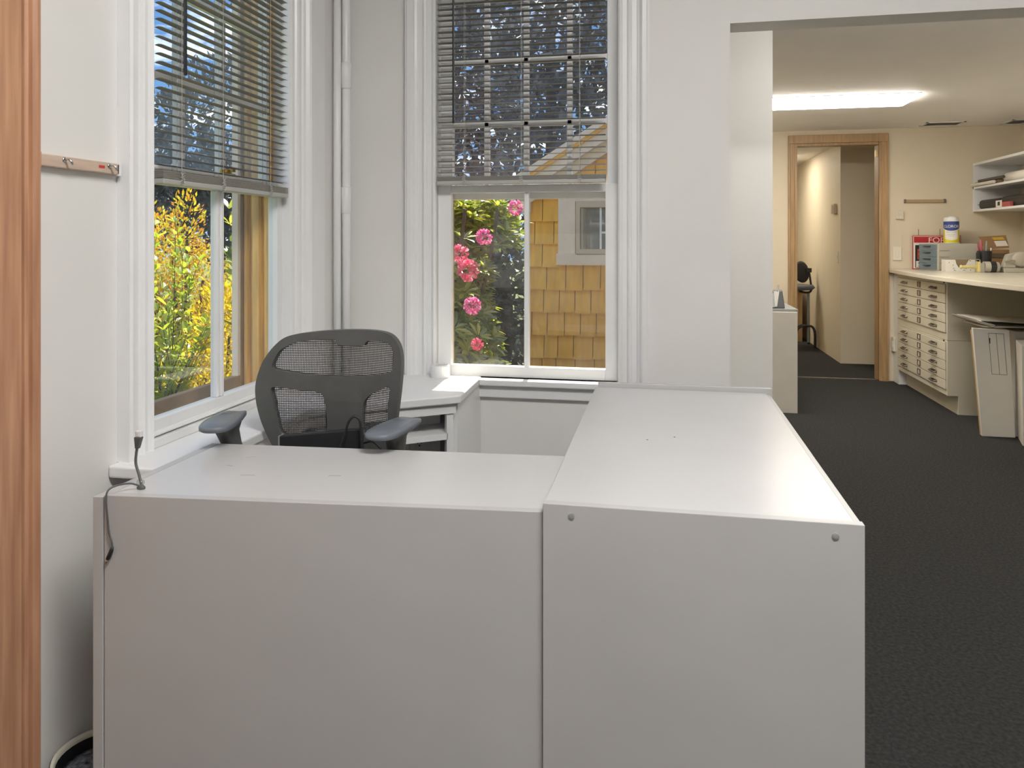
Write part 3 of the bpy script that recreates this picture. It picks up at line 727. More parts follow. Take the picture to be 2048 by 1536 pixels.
def vent(x0,x1,y0,y1,label):
    t = thing('ceiling_vent', ((x0+x1)/2,(y0+y1)/2,CEIL2), label, 'vent')
    mb = MB().box(x0,x1,y0,y0+.02,CEIL2-.006,CEIL2).box(x0,x1,y1-.02,y1,CEIL2-.006,CEIL2).box(x0,x0+.02,y0,y1,CEIL2-.006,CEIL2).box(x1-.02,x1,y0,y1,CEIL2-.006,CEIL2)
    mb.build('frame', M_CEIL, t)
    MB().box(x0+.02,x1-.02,y0+.02,y1-.02,CEIL2-.0015,CEIL2-.0005).build('duct', M_VENT, t)
    k = 5
    for i in range(k):
        y = y0+.03+(y1-y0-.06)*i/(k-1)
        MB().hexa([(x0+.02,y-.006,CEIL2-.006),(x1-.02,y-.006,CEIL2-.006),(x1-.02,y-.004,CEIL2-.006),(x0+.02,y-.004,CEIL2-.006)],[(x0+.02,y+.004,CEIL2-.001),(x1-.02,y+.004,CEIL2-.001),(x1-.02,y+.006,CEIL2-.001),(x0+.02,y+.006,CEIL2-.001)]).build('louvre', M_CEIL, t)
vent(2.15,2.45,6.74,6.93,'white louvred ceiling vent left of the corner above the shelf')
vent(2.78,2.95,6.72,6.95,'small ceiling vent tight in the corner of the workroom')

# counter over the plan drawers
cn = thing('work_counter', (2.4,5.8,.945), 'long cream countertop with a bowed front over the plan drawers', 'counter')
front = spline([(1.945,7.045,0),(1.885,6.2,0),(1.865,5.46,0),(1.915,4.55,0),(2.03,3.9,0)],6)
MB().prism([(p.x,p.y) for p in front]+[(2.975,3.9),(2.975,7.045)], .945, .977).build('countertop', M_COUNTER, cn, bevel=.004)
MB().box(2.92,2.975,3.95,4.0,0,.945).build('support_leg', M_CREAM, cn)
MB().box(2.05,2.97,3.92,3.96,0,.945).build('end_panel', M_CREAM, cn)

fc = thing('plan_cabinet', (2.4,6.3,0), 'cream ten-drawer plan cabinet under the counter by the oak doorway', 'cabinet')
MB().box(2.045,2.97,5.77,6.95,0,.13).build('plinth', M_CREAM, fc)
MB().box(1.975,2.97,5.77,6.90,.13,.518).build('lower_body', M_CREAM, fc, bevel=.002)
MB().box(1.975,2.97,5.77,6.90,.520,.944).build('upper_body', M_CREAM, fc, bevel=.002)
MB().box(1.985,2.06,6.90,7.047,0,.944).build('filler_panel', M_TRIM, fc)
MB().box(1.9738,1.9752,5.792,6.878,.170,.508).box(1.9738,1.9752,5.792,6.878,.570,.914).build('front_recess', mat('drawer_gap',(0.10,0.09,0.07),0.8), fc)
M_BRONZE = mat('bronze_pull',(0.20,0.17,0.13),0.35,metal=0.7)
M_CARD = mat('label_card',(0.55,0.48,0.36),0.7)
zz = [(.850,.912),(.780,.846),(.710,.776),(.641,.706),(.572,.637), (.443,.506),(.375,.439),(.307,.371),(.240,.303),(.172,.236)]
for i,(z0,z1) in enumerate(zz):
    dw = MB().box(1.967,1.976,5.795,6.875,z0,z1).build('drawer', M_CREAM, fc, bevel=.002)
    zc = (z0+z1)/2+.004
    for yc in (6.67,6.005):
        MB().tube([(1.968,yc-.055,zc),(1.948,yc-.052,zc-.008),(1.946,yc,zc-.010),(1.948,yc+.052,zc-.008),(1.968,yc+.055,zc)], .006, 6).build('handle', M_BRONZE if yc>6.3 or True else M_CHROME, dw)
        MB().box(1.965,1.9675,yc-.06,yc+.06,zc-.014,zc+.006).build('handle_plate', M_CHROME, dw)
    lh = MB()
    y0,y1 = 6.30,6.365; a,b = zc-.022,zc+.020
    lh.box(1.962,1.968,y0,y1,a,a+.005).box(1.962,1.968,y0,y1,b-.005,b).box(1.962,1.968,y0,y0+.008,a,b).box(1.962,1.968,y1-.008,y1,a,b)
    lh.build('label_holder', M_BRONZE, dw)
    MB().box(1.9655,1.967,y0+.008,y1-.008,a+.005,b-.005).build('label_card', M_CARD if i in (0,1,4) else M_SLAB2, dw)
for z in (.927,.512): MB().lathe([(.008,0),(.008,-.004),(.004,-.005)],(1.975,5.83,z),10,axis='x').build('lock', M_BLACK, fc)
ob = thing('wall_outlet', (1.96,7.045,.33), 'small cream outlet box low on the wall beside the plan cabinet', 'outlet')
MB().box(1.965,1.984,6.985,7.045,.265,.39).build('outlet_box', M_CREAM, ob, bevel=.003)
MB().box(1.962,1.966,7.0,7.03,.30,.355).build('socket_face', M_TRIM, ob)

# wall shelf
sh = thing('wall_shelf', (2.8,6.0,1.468), 'white open wall shelf unit with two bays above the counter', 'shelf')
SX0, SX1, SY0, SY1 = 2.61, 2.978, 4.6, 7.045
MB().box(SX0,SX1,SY0,SY1,1.860,1.880).build('top_board', M_TRIM, sh, bevel=.001)
MB().box(SX0,SX1,SY0,SY1,1.662,1.680).build('middle_shelf', M_TRIM, sh, bevel=.001)
MB().box(SX0,SX1,SY0,SY1,1.468,1.486).build('bottom_shelf', M_TRIM, sh, bevel=.001)
MB().box(SX0,SX1,SY1-.018,SY1,1.486,1.860).build('side_board', M_TRIM, sh)
MB().box(SX0,SX1,SY0,SY0+.018,1.486,1.860).build('side_board', M_TRIM, sh)
MB().box(SX0+.01,SX1,6.02,6.04,1.680,1.860).build('divider', M_TRIM, sh)
MB().box(SX1-.008,SX1,SY0,SY1,1.486,1.860).build('back_board', M_CREAM, sh)

# things on the shelf
MW = mat('paper_white',(0.78,0.74,0.66),0.6,0.03)
t = thing('paper_roll', (2.63,6.3,1.681), 'thick white paper roll with an orange end cap on the shelf', 'roll')
MB().lathe([(.030,0),(.036,-.004),(.036,-.40),(.030,-.404)],(2.655,6.49,1.717),20,axis='y').build('tube', MW, t, smooth=True)
fce = MB().lathe([(.050,0),(.054,-.004),(.054,-.014),(.050,-.018)],(2.655,6.085,1.736),22,axis='y').build('end_cap', mat('orange_cap',(0.75,0.36,0.03),0.5), t)
MB().tube(spline([(2.632,6.0655,1.722),(2.640,6.065,1.714),(2.652,6.065,1.712),(2.664,6.0655,1.716)],4), .0022, 6).build('cap_mark', M_BLACK, fce)
def tube_thing(x,y0,y1,z,r,m,label,name='drawing_tube'):
    o = MB().lathe([(r*.6,-.01),(r*.6,0),(r,0),(r,y1-y0),(r*.6,y1-y0),(r*.6,y1-y0-.01)],(x,y0,z),14,axis='y').build(name, m); return tag(o,label,'tube','rolled drawings on the shelf')
tube_thing(2.600,6.60,7.035,1.6935,.013,MW,'thin white rolled drawing lying at the front shelf edge')
tube_thing(2.632,6.55,7.03,1.6985,.018,mat('brown_tube',(0.22,0.15,0.09),0.6),'brown cardboard tube lying behind the thin white roll')
tube_thing(2.605,6.45,6.90,1.720,.012,mat('dark_tube',(0.08,0.07,0.06),0.6),'dark tube lying on top of the rolled drawings')
t = thing('carrying_case', (2.78,6.75,1.487), 'black rounded carrying case on the bottom wall shelf', 'case')
cb = MB().box(2.64,2.93,6.60,7.01,1.487,1.565).build('case_shell', mat('case_black',(0.03,0.028,0.022),0.45,0.2,30), t, bevel=.025, bseg=3)
MB().box(2.636,2.932,6.598,7.012,1.524,1.528).build('seam', M_BLACK, t, bevel=.001)
MB().box(2.64,2.93,6.05,6.595,1.487,1.572).build('case_lid', mat('case_black',(0.03,0.028,0.022)), t, bevel=.025, bseg=3)
t = thing('stamp_box', (2.63,6.5,1.487), 'small red and white carton in front of the black case', 'box')
MB().box(2.615,2.638,6.36,6.60,1.487,1.525).build('carton', mat('dull_red',(0.38,0.08,0.07),0.5), t, bevel=.002)
MB().box(2.613,2.6155,6.50,6.605,1.487,1.54).build('carton_label', MW, t)
MB().box(2.612,2.6135,6.53,6.57,1.50,1.53).build('print', M_BLACK, t)
t = tag(MB().box(2.62,2.72,5.90,6.03,1.487,1.535).build('small_tin', mat('khaki_tin',(0.42,0.40,0.25),0.5), bevel=.008), 'small khaki tin at the right end of the bottom shelf', 'tin')

# things on the wall
t = thing('slot_rail', (2.23,7.045,1.56), 'narrow brown wall strip with dark end clips', 'rail')
MB().box(2.075,2.385,7.030,7.049,1.552,1.578).build('strip', mat('tan_strip',(0.42,0.30,0.17),0.5), t)
MB().box(2.068,2.080,7.026,7.049,1.549,1.581).build('end_clip', M_BRONZE, t); MB().box(2.380,2.394,7.026,7.049,1.549,1.581).build('end_clip', M_BRONZE, t)
t = thing('thermostat', (2.03,7.045,1.44), 'small square cream thermostat on the wall above the switch', 'thermostat')
MB().box(2.0,2.062,7.028,7.049,1.408,1.480).build('thermostat_case', mat('thermo',(0.74,0.66,0.54),0.4), t, bevel=.006)
MB().box(2.012,2.05,7.026,7.029,1.438,1.468).build('display', mat('thermo_face',(0.68,0.61,0.50),0.3), t)
t = thing('light_switch', (2.015,7.045,1.11), 'cream rocker light switch plate beside the oak door casing', 'switch')
MB().box(1.978,2.048,7.040,7.049,1.052,1.168).build('switch_plate', mat('switch_cream',(0.80,0.74,0.62),0.35), t, bevel=.003)
MB().box(1.998,2.028,7.036,7.041,1.078,1.142).build('rocker', mat('switch_cream',(0.80,0.74,0.62)), t, bevel=.003)

# red sign leaning on the back wall
sg = thing('yard_sign', (2.316,7.02,.977), 'red and white metal sign with black panel leaning behind the organizer', 'sign')
M_RED = mat('sign_red',(0.45,0.02,0.025),0.4); M_SWH = mat('sign_white',(0.80,0.76,0.68),0.4); M_ORR = mat('sign_orange_red',(0.85,0.10,0.05),0.4)
MB().box(2.126,2.506,7.010,7.016,.978,1.268).build('sign_border', M_RED, sg, bevel=.002)
MB().box(2.132,2.500,7.008,7.0105,.984,1.262).build('sign_face', M_SWH, sg)
MB().box(2.136,2.496,7.0065,7.0085,1.206,1.258).build('red_band', M_RED, sg)
MB().box(2.146,2.486,7.0065,7.0085,.990,1.185).build('black_panel', M_BLACK, sg, bevel=.001)
MB().box(2.152,2.480,7.005,7.0067,.994,1.048).build('number_box', M_SWH, sg)
text('lettering', 'FOR', .066, M_SWH, sg, (2.316,7.006,1.205), (math.pi/2,0,0), align='CENTER', sx=1.1)
text('lettering', 'FO', .13, M_ORR, sg, (2.158,7.006,1.062), (math.pi/2,0,0), sx=.62)
text('lettering', '51', .055, M_BLACK, sg, (2.166,7.0045,1.002), (math.pi/2,0,0), sx=1.0)
for x in (2.174,2.343): MB().tube([(x,7.013,1.24),(x,7.013,1.323)], .0025, 6).build('hanger_wire', M_BRONZE, sg)

# drawer organizer
og = thing('drawer_organizer', (2.35,6.85,.977), 'grey desktop organizer with four blue-grey drawers on the counter', 'organizer')
M_ORG = mat('organizer_grey',(0.50,0.48,0.40),0.4); M_BLG = mat('organizer_blue',(0.17,0.23,0.27),0.25)
# body turned a little so that its drawer fronts look towards the door
ax_ = Vector((.985,.06,0)).normalized(); ay_ = Vector((-.30,.95,0)).normalized()
O = Vector((2.238,6.735,0))
def og_pt(a,b): p = O+ax_*a+ay_*b; return (p.x,p.y)
MB().prism([og_pt(0,0),og_pt(.318,0),og_pt(.318,.245),og_pt(0,.245)], .977, 1.199).build('organizer_shell', M_ORG, og, bevel=.004)
for i in range(4):
    z0 = .984+i*.053
    dw = MB().prism([og_pt(-.006,.016),og_pt(.001,.016),og_pt(.001,.236),og_pt(-.006,.236)], z0, z0+.049).build('drawer', M_BLG, og, bevel=.002)
    MB().prism([og_pt(-.020,.085),og_pt(-.004,.085),og_pt(-.004,.165),og_pt(-.020,.165)], z0+.030, z0+.036).build('pull', M_BLACK, dw)
    MB().prism([og_pt(.012,-.0015),og_pt(.085,-.0015),og_pt(.085,.001),og_pt(.012,.001)], z0-.004, z0-.001).build('side_groove', M_BRONZE, og)

# canister of wipes standing on the organizer
cw = thing('wipes_canister', (2.368,6.83,1.199), 'blue and yellow wipes canister standing on the grey organizer', 'canister')
R_ = .0575; cx_, cy_ = 2.368, 6.83
M_YEL = mat('label_yellow',(0.72,0.62,0.02),0.35); M_BLU = mat('label_blue',(0.035,0.07,0.27),0.35); M_LWH = mat('label_white',(0.82,0.80,0.74),0.35)
def cyl(z0,z1,r): return MB().lathe([(r,z0),(r,z1)],(cx_,cy_,1.199),32)
MB().lathe([(R_-.004,.0005),(R_,.004),(R_,.185),(R_-.003,.189)],(cx_,cy_,1.199),32).build('canister_body', M_LWH, cw, smooth=False)
MB().lathe([(R_-.002,.189),(R_-.001,.202),(R_-.008,.216),(.025,.220),(.018,.226),(.004,.227)],(cx_,cy_,1.199),32).build('lid', M_TRIM, cw, smooth=False)
def patch(name, fz0, fz1, m, a0=-80, a1=80, r=R_+.0006, n=24):
    mb = MB()
    for i in range(n+1):
        a = math.radians(a0+(a1-a0)*i/n)-math.pi/2-.33
        u = (a0+(a1-a0)*i/n)/80
        x,y = cx_+r*math.cos(a), cy_+r*math.sin(a)
        mb.v += [(x,y,1.199+fz0(u)),(x,y,1.199+fz1(u))]
    for i in range(n): mb.f.append((2*i,2*i+2,2*i+3,2*i+1))
    return mb.build(name, m, cw, smooth=True)
patch('yellow_label', lambda u:.008, lambda u:.115, M_YEL)
patch('white_label', lambda u:.028+.03*u*u, lambda u:.125, M_LWH, -52, 52, R_+.0009)
patch('blue_label', lambda u:.105+.030*u*u, lambda u:.183, M_BLU, -80, 80, R_+.0012)
a = -math.pi/2-.33
text('brand_lettering', 'CLOROX', .031, M_LWH, cw, (cx_+math.cos(a)*(R_+.0018),cy_+math.sin(a)*(R_+.0018),1.199+.132), (math.pi/2,0,-.33), extrude=.0003, align='CENTER', bend=R_+.002)
for k,(zz_,wd) in enumerate(((.094,36),(.082,26),(.071,30),(.060,22))):
    patch('label_line', lambda u,z=zz_:z, lambda u,z=zz_:z+.003, M_BRONZE if k == 0 else M_ORG, -wd, wd, R_+.0013, 10)

# patterned white tray holding a tape gun handle
mbx = thing('patterned_box', (2.335,6.55,.977), 'white magazine box with dark leaf pattern lying on the counter', 'box')
sidepts = [(0,0),(.214,0),(.214,.094),(.170,.094),(.150,.055),(.120,.030),(.095,.032),(.078,.060),(.070,.094),(0,.094)]
def vplate(y, th, pts, name, m):
    n = len(pts); mb = MB()
    mb.add([(2.229+x,y,.977+z) for x,z in pts]+[(2.229+x,y+th,.977+z) for x,z in pts],
           [tuple(range(n)), tuple(range(2*n-1,n-1,-1))]+[(i,(i+1)%n,n+(i+1)%n,n+i) for i in range(n)])
    return mb.build(name, m, mbx)
side_ = vplate(6.548,.004,sidepts,'front_side',M_LWH); vplate(6.640,.004,[(0,0),(.214,0),(.214,.094),(0,.094)],'back_side',mat('box_inner',(0.30,0.22,0.13),0.7))
MB().box(2.229,2.443,6.552,6.640,.977,.981).build('bottom', M_LWH, mbx)
MB().box(2.229,2.233,6.552,6.640,.981,1.071).build('end_side', M_LWH, mbx); MB().box(2.439,2.443,6.552,6.640,.981,1.071).build('end_side', M_LWH, mbx)
random.seed(3)
for k in range(26):
    x, z = random.uniform(.008,.205), random.uniform(.006,.088)
    if not inside((x,z), sidepts) or not inside((x+.01,z+.006), sidepts): continue
    a_ = random.uniform(0,3.1); l_, w_ = random.uniform(.006,.010), .0022
    ca, sa = math.cos(a_), math.sin(a_)
    q = [(-l_,0),(0,-w_),(l_,0),(0,w_)]
    mb = MB().add([(2.229+x+ca*p-sa*r, 6.5474, .977+z+sa*p+ca*r) for p,r in q], [(0,1,2,3)])
    mb.build('leaf_print', M_BLACK if k%3 else mat('print_green',(0.12,0.20,0.08),0.6), side_)
td = thing('tape_dispenser', (2.42,6.42,.977), 'yellow-handled packing tape dispenser lying in front of the patterned box', 'dispenser')
M_PALEY = mat('pale_yellow_plastic',(0.72,0.62,0.28),0.4)
MB().lathe([(.010,0),(.016,.004),(.016,.012),(.012,.02),(.015,.034),(.012,.05),(.015,.062),(.012,.076),(.014,.09),(.014,.13)],(2.287,6.42,1.018),16,axis='x').build('handle', M_PALEY, td, smooth=True)
MB().box(2.408,2.424,6.385,6.455,.978,1.060).build('guard', M_PALEY, td, bevel=.005)
MB().box(2.424,2.452,6.39,6.45,.978,1.050).build('blade_arm', M_CHROME, td, bevel=.003)
MB().tube([(2.43,6.42,1.045),(2.425,6.41,1.075),(2.39,6.40,1.078)], .004, 6).build('spring_wire', M_CHROME, td)
tr2 = thing('tape_roll', (2.50,6.42,.977), 'pale packing tape roll with black band beside the dispenser', 'tape')
MB().lathe([(.026,0),(.042,0),(.042,.040),(.026,.040)],(2.455,6.42,1.0195),24,axis='x').build('tape_band', M_ORG, tr2)
MB().lathe([(.026,0),(.0425,0),(.0425,.040),(.026,.040)],(2.495,6.42,1.0198),24,axis='x').build('black_band', M_BLACK, tr2)
MB().lathe([(.026,0),(.040,0),(.038,.022),(.026,.022)],(2.535,6.42,1.018),24,axis='x').build('tape_end', M_ORG, tr2)
# pen cup
pc = thing('pen_cup', (2.52,6.56,.977), 'black pen cup with pink and grey pens on the counter', 'cup')
MB().lathe([(.045,0),(.050,.10),(.052,.165),(.047,.165),(.045,.1),(.040,.005)],(2.520,6.575,.977),20).build('cup', M_BLACK, pc, smooth=False)
MB().box(2.452,2.475,6.53,6.56,1.065,1.13).build('stapler_jaw', M_BLACK, pc, bevel=.004)
for x,y,dx_p,dz,r,m in ((2.505,6.57,-.012,.255,.009,mat('pink_pen',(0.50,0.12,0.16),0.4)),(2.525,6.57,.008,.245,.008,M_GREY),(2.54,6.58,.03,.20,.006,M_CHROME),(2.50,6.59,-.02,.23,.006,mat('red_pen',(0.45,0.06,0.08),0.4))):
    MB().tube([(x,y,.985),(x+dx_p,y,.977+dz-.02),(x+dx_p*1.1,y,.977+dz)], [r*.8,r,r*.5], 8).build('pen', m, pc, smooth=True)
# open cardboard box with label
kb = thing('cardboard_box', (2.68,6.80,.977), 'open brown cardboard box with yellow and white label behind the pens', 'box')
M_KRAFT = mat('kraft_card',(0.30,0.17,0.08),0.75,0.1,20)
MB().box(2.575,2.775,6.76,6.92,.977,1.15).build('carton', M_KRAFT, kb, bevel=.002)
flap = MB().hexa([(2.590,6.755,1.15),(2.772,6.755,1.165),(2.772,6.76,1.165),(2.590,6.76,1.15)],[(2.565,6.80,1.255),(2.765,6.80,1.268),(2.765,6.805,1.268),(2.565,6.805,1.255)]).build('flap', M_KRAFT, kb)
def onflap(x0,x1,t0,t1,m,name):
    def fy(t): return 6.753+.045*t
    def fz(t): return 1.158+.103*t
    MB().hexa([(x0,fy(t0)-.004,fz(t0)),(x1,fy(t0)-.004,fz(t0)+.004),(x1,fy(t0),fz(t0)+.004),(x0,fy(t0),fz(t0))],[(x0-.012,fy(t1)-.004,fz(t1)),(x1-.012,fy(t1)-.004,fz(t1)+.004),(x1-.012,fy(t1),fz(t1)+.004),(x0-.012,fy(t1),fz(t1))]).build(name, m, flap)
onflap(2.680,2.765,.18,.60,MW,'white_label'); onflap(2.667,2.750,.66,.88,mat('label_gold',(0.62,0.42,0.05),0.5),'yellow_label')
MB().hexa([(2.572,6.78,1.15),(2.576,6.78,1.15),(2.576,6.90,1.15),(2.572,6.90,1.15)],[(2.560,6.78,1.20),(2.564,6.78,1.20),(2.564,6.90,1.20),(2.560,6.90,1.20)]).build('flap', M_KRAFT, kb)
MB().box(2.60,2.76,6.752,6.76,1.085,1.12).build('box_label', mat('dark_label',(0.12,0.09,0.06),0.6), kb)
# pale desk tape machine at the frame edge
sm = thing('label_machine', (2.72,6.45,.977), 'pale grey rounded tape machine at the right end of the counter items', 'machine')
MB().box(2.585,2.86,6.38,6.52,.977,1.012).build('base', M_ORG, sm, bevel=.004)
MB().lathe([(.045,0),(.056,.008),(.060,.05),(.056,.09),(.045,.10)],(2.722,6.40,1.078),24,axis='y',sx=1.25).build('drum', mat('machine_grey',(0.48,0.45,0.38),0.4), sm, smooth=True)
MB().hexa([(2.59,6.42,1.012),(2.68,6.42,1.012),(2.68,6.48,1.012),(2.59,6.48,1.012)],[(2.625,6.42,1.115),(2.70,6.42,1.135),(2.70,6.48,1.135),(2.625,6.48,1.115)]).build('arm', M_ORG, sm, bevel=.006)
MB().tube([(2.60,6.41,1.06),(2.64,6.40,1.072),(2.665,6.40,1.066)], .006, 8).build('cutter', M_CHROME, sm)

# things under the counter
def slab(name, bot, top, m, label, cat, grp=None):
    o = MB().hexa(bot, top).build(name, m, bevel=.003); tag(o,label,cat,grp); return o
bxa = thing('flat_carton', (2.06,5.2,0), 'tall white carton with printed lines leaning under the counter', 'box')
fa = MB().hexa([(1.970,5.17,0),(2.156,5.17,0),(2.156,5.195,0),(1.970,5.195,0)],[(1.916,5.17,.675),(2.122,5.17,.665),(2.122,5.195,.665),(1.916,5.195,.675)]).build('carton_body', M_SLAB2, bxa, bevel=.002)
M_INK = mat('ink_line',(0.16,0.15,0.14),0.6)
def qb(x,z): return (x - .08*z, 5.168, z)
def inkline(p,q,r=.0012): MB().tube([qb(*p),qb(*q)], r, 4).build('printed_line', M_INK, fa)
for xx in (2.055,2.098,2.140): inkline((xx,.39),(xx,.645))
inkline((2.055,.39),(2.140,.388)); inkline((2.055,.645),(2.140,.643))
MB().box(2.008,2.014,5.1675,5.17,.58,.615).build('print_mark', M_BLACK, fa)
MB().hexa([(1.972,5.199,0),(2.12,5.199,0),(2.12,5.215,0),(1.972,5.215,0)],[(1.918,5.199,.66),(2.07,5.199,.66),(2.07,5.215,.66),(1.918,5.215,.66)]).build('back_board', mat('kraft_pale',(0.52,0.36,0.17),0.7), bxa)
bxb = thing('flat_carton', (2.25,5.05,0), 'white carton cut by the frame edge, standing in front of the leaning one', 'box')
MB().hexa([(2.112,4.97,0),(2.40,4.93,0),(2.45,5.12,0),(2.166,5.155,0)],[(2.106,4.97,.596),(2.40,4.93,.61),(2.45,5.12,.62),(2.150,5.155,.610)]).build('carton_body', M_SLAB2, bxb, bevel=.002)
tag(MB().box(2.165,2.42,5.20,5.5,0,.655).build('grey_carton', mat('card_grey',(0.55,0.51,0.45),0.6), bevel=.003), 'greyish white carton behind the two tall white cartons', 'box')
fo = thing('folded_plastic', (2.15,5.35,.676), 'folded white plastic sheet lying on top of the cartons', 'sheet')
pr = spline([(1.945,0,.722),(1.960,0,.706),(2.02,0,.690),(2.045,0,.680),(2.05,0,.690),(2.00,0,.702),(1.975,0,.716),(2.02,0,.716),(2.26,0,.704),(2.42,0,.700)],4)
mb = MB()
for y in (5.20,5.60):
    mb.v += [(p.x,y,p.z) for p in pr]+[(p.x,y,p.z+.006) for p in pr]
n = len(pr)
for i in range(n-1):
    for b_ in (0,n): mb.f.append((b_+i,b_+i+1,2*n+b_+i+1,2*n+b_+i))
    mb.f.append((i,i+1,n+i+1,n+i)); mb.f.append((2*n+i,2*n+i+1,3*n+i+1,3*n+i))
mb.build('sheet_fold', M_SLAB2, fo, smooth=True)
MB().box(2.0,2.42,5.22,5.58,.676,.682).build('lower_layer', M_SLAB2, fo)

# side desk seen past the partition
sd = thing('side_desk', (.75,5.9,0), 'white desk end with grey top behind the partition', 'desk')
MB().box(.55,.948,5.60,5.62,0,.715).build('end_panel', M_SLAB2, sd, bevel=.001)
MB().box(.30,.955,5.615,6.9,.715,.735).build('desk_top', M_GREY, sd, bevel=.003)
MB().box(.32,.94,6.86,6.88,0,.715).build('back_leg', M_SLAB2, sd)
hp = thing('desk_phone', (.80,5.68,.735), 'dark grey desk phone with pens on the side desk', 'phone')
MB().hexa([(.72,5.64,.735),(.872,5.64,.735),(.872,5.80,.735),(.72,5.80,.735)],[(.73,5.70,.86),(.860,5.70,.865),(.864,5.74,.865),(.73,5.74,.86)]).build('phone_body', mat('phone_grey',(0.07,0.075,0.08),0.4), hp, bevel=.008)
MB().hexa([(.735,5.636,.745),(.80,5.636,.745),(.80,5.641,.745),(.735,5.641,.745)],[(.74,5.69,.845),(.80,5.69,.845),(.80,5.695,.845),(.74,5.695,.845)]).build('keypad', M_GREY, hp)
MB().hexa([(.80,5.633,.750),(.815,5.633,.750),(.815,5.638,.750),(.80,5.638,.750)],[(.80,5.69,.855),(.838,5.69,.855),(.838,5.695,.855),(.80,5.695,.855)]).build('handset', mat('phone_light',(0.45,0.45,0.42),0.4), hp)
for x in (.815,.833): MB().tube([(x,5.70,.80),(x+.002,5.70,.90)], .004, 6).build('pen', M_LWH, hp)

# small office: stool, desk, wall fittings
so = thing('office_stool', (1.60,9.05,0), 'grey drafting stool seen through the oak doorway', 'stool')
MB().lathe([(.02,0),(.10,.006),(.125,.02),(.118,.034),(.06,.044)],(1.60,9.06,.0),20,axis='y').build('backrest', M_FABRIC, so, smooth=True)
so.children[0].location = (0,0,.87); so.children[0].rotation_euler = (math.radians(-8),0,math.radians(40))
MB().lathe([(.05,.0),(.17,.01),(.20,.035),(.18,.065),(.05,.075)],(1.52,9.05,.655),24).build('seat', mat('stool_fabric',(0.13,0.15,0.165),0.8), so, smooth=True)
MB().tube(spline([(1.55,9.05,.645),(1.64,9.07,.63),(1.685,9.08,.66),(1.675,9.08,.78),(1.66,9.08,.88)],5), .012, 8).build('back_bracket', M_BLACK, so, smooth=True)
MB().box(1.63,1.69,9.07,9.11,.86,.91).build('bracket_block', M_BLACK, so, bevel=.005)
MB().tube([(1.655,9.08,.06),(1.655,9.08,.63)], .014, 10).build('column', M_GREY, so)
for a,b in (((1.655,9.08),(1.715,9.02)),((1.655,9.08),(1.50,9.0)),((1.655,9.08),(1.56,9.28)),((1.655,9.08),(1.70,9.30))):
    MB().tube(spline([(a[0],a[1],.245),((a[0]*.4+b[0]*.6),(a[1]*.4+b[1]*.6),.240),(b[0],b[1],.17),(b[0],b[1],.012)],4), .014, 8).build('foot', M_BLACK, so, smooth=True)
od = thing('office_desk', (1.0,9.6,0), 'brown wooden desk panel behind the drafting stool', 'desk')
MB().box(.60,1.68,9.60,9.64,0,.62).build('modesty_panel', M_OAK, od); MB().box(.55,1.70,9.58,10.3,.62,.65).build('desk_top', M_OAK, od)
for x in (.60,1.64): MB().box(x,x+.04,9.64,10.28,0,.62).build('end_panel', M_OAK, od)
t = thing('wall_phone_box', (1.75,8.1,1.5), 'small tan box high on the office wall', 'box')
MB().box(1.725,1.754,8.12,8.26,1.50,1.60).build('fitting', mat('tan_box',(0.50,0.42,0.28),0.5), t, bevel=.004)
MB().box(1.72,1.726,8.15,8.23,1.52,1.58).build('cover', mat('tan_box',(0.50,0.42,0.28)), t)
t = thing('light_switch', (1.75,8.1,1.05), 'cream light switch low on the office wall corner', 'switch')
MB().box(1.748,1.754,8.05,8.12,1.00,1.115).build('switch_plate', M_CREAM, t, bevel=.002); MB().box(1.744,1.749,8.075,8.095,1.04,1.075).build('toggle', M_CREAM, t)

# ================================================================== OUTDOORS
GZ = -.35
struct(MB().box(-60,60,-30,60,GZ-.2,GZ).build('ground', M_GROUND))

struct(MB().box(-1.3,-.2,2.84,5.55,GZ,GZ+.03).build('bounce_paving', M_STONE))  # unseen pale paving, added to bounce sun onto the shed wall
# shingled shed
SYY = 5.60
sd_ = thing('shingled_shed', (-.6,SYY,GZ), 'golden cedar-shingled outbuilding with white rake boards outside the back window', 'building')
wl_ = MB().box(-.975,-.17,SYY+.012,SYY+3.2,GZ,1.75).build('wall', mat('shingle_shadow_gap',(0.20,0.10,0.03),0.9), sd_)
mb = MB().add([(-.975,SYY+.012,1.75),(-.17,SYY+.012,1.75),(-.17,SYY+.012,2.22),(-.975,SYY+3.2,1.75),(-.17,SYY+3.2,1.75),(-.17,SYY+3.2,2.22)],[(0,1,2),(3,5,4),(0,3,4,1),(1,4,5,2),(0,2,5,3)])
mb.build('gable', M_SHINGLE, sd_)
random.seed(21)
courses = [1.368+.1715*i for i in range(5)] ; courses = [1.368-.1715*i for i in range(11)][::-1]+[1.368+.1715*i for i in range(1,5)]
WX0,WX1,WZ0,WZ1 = -.755,-.17,1.075,1.560
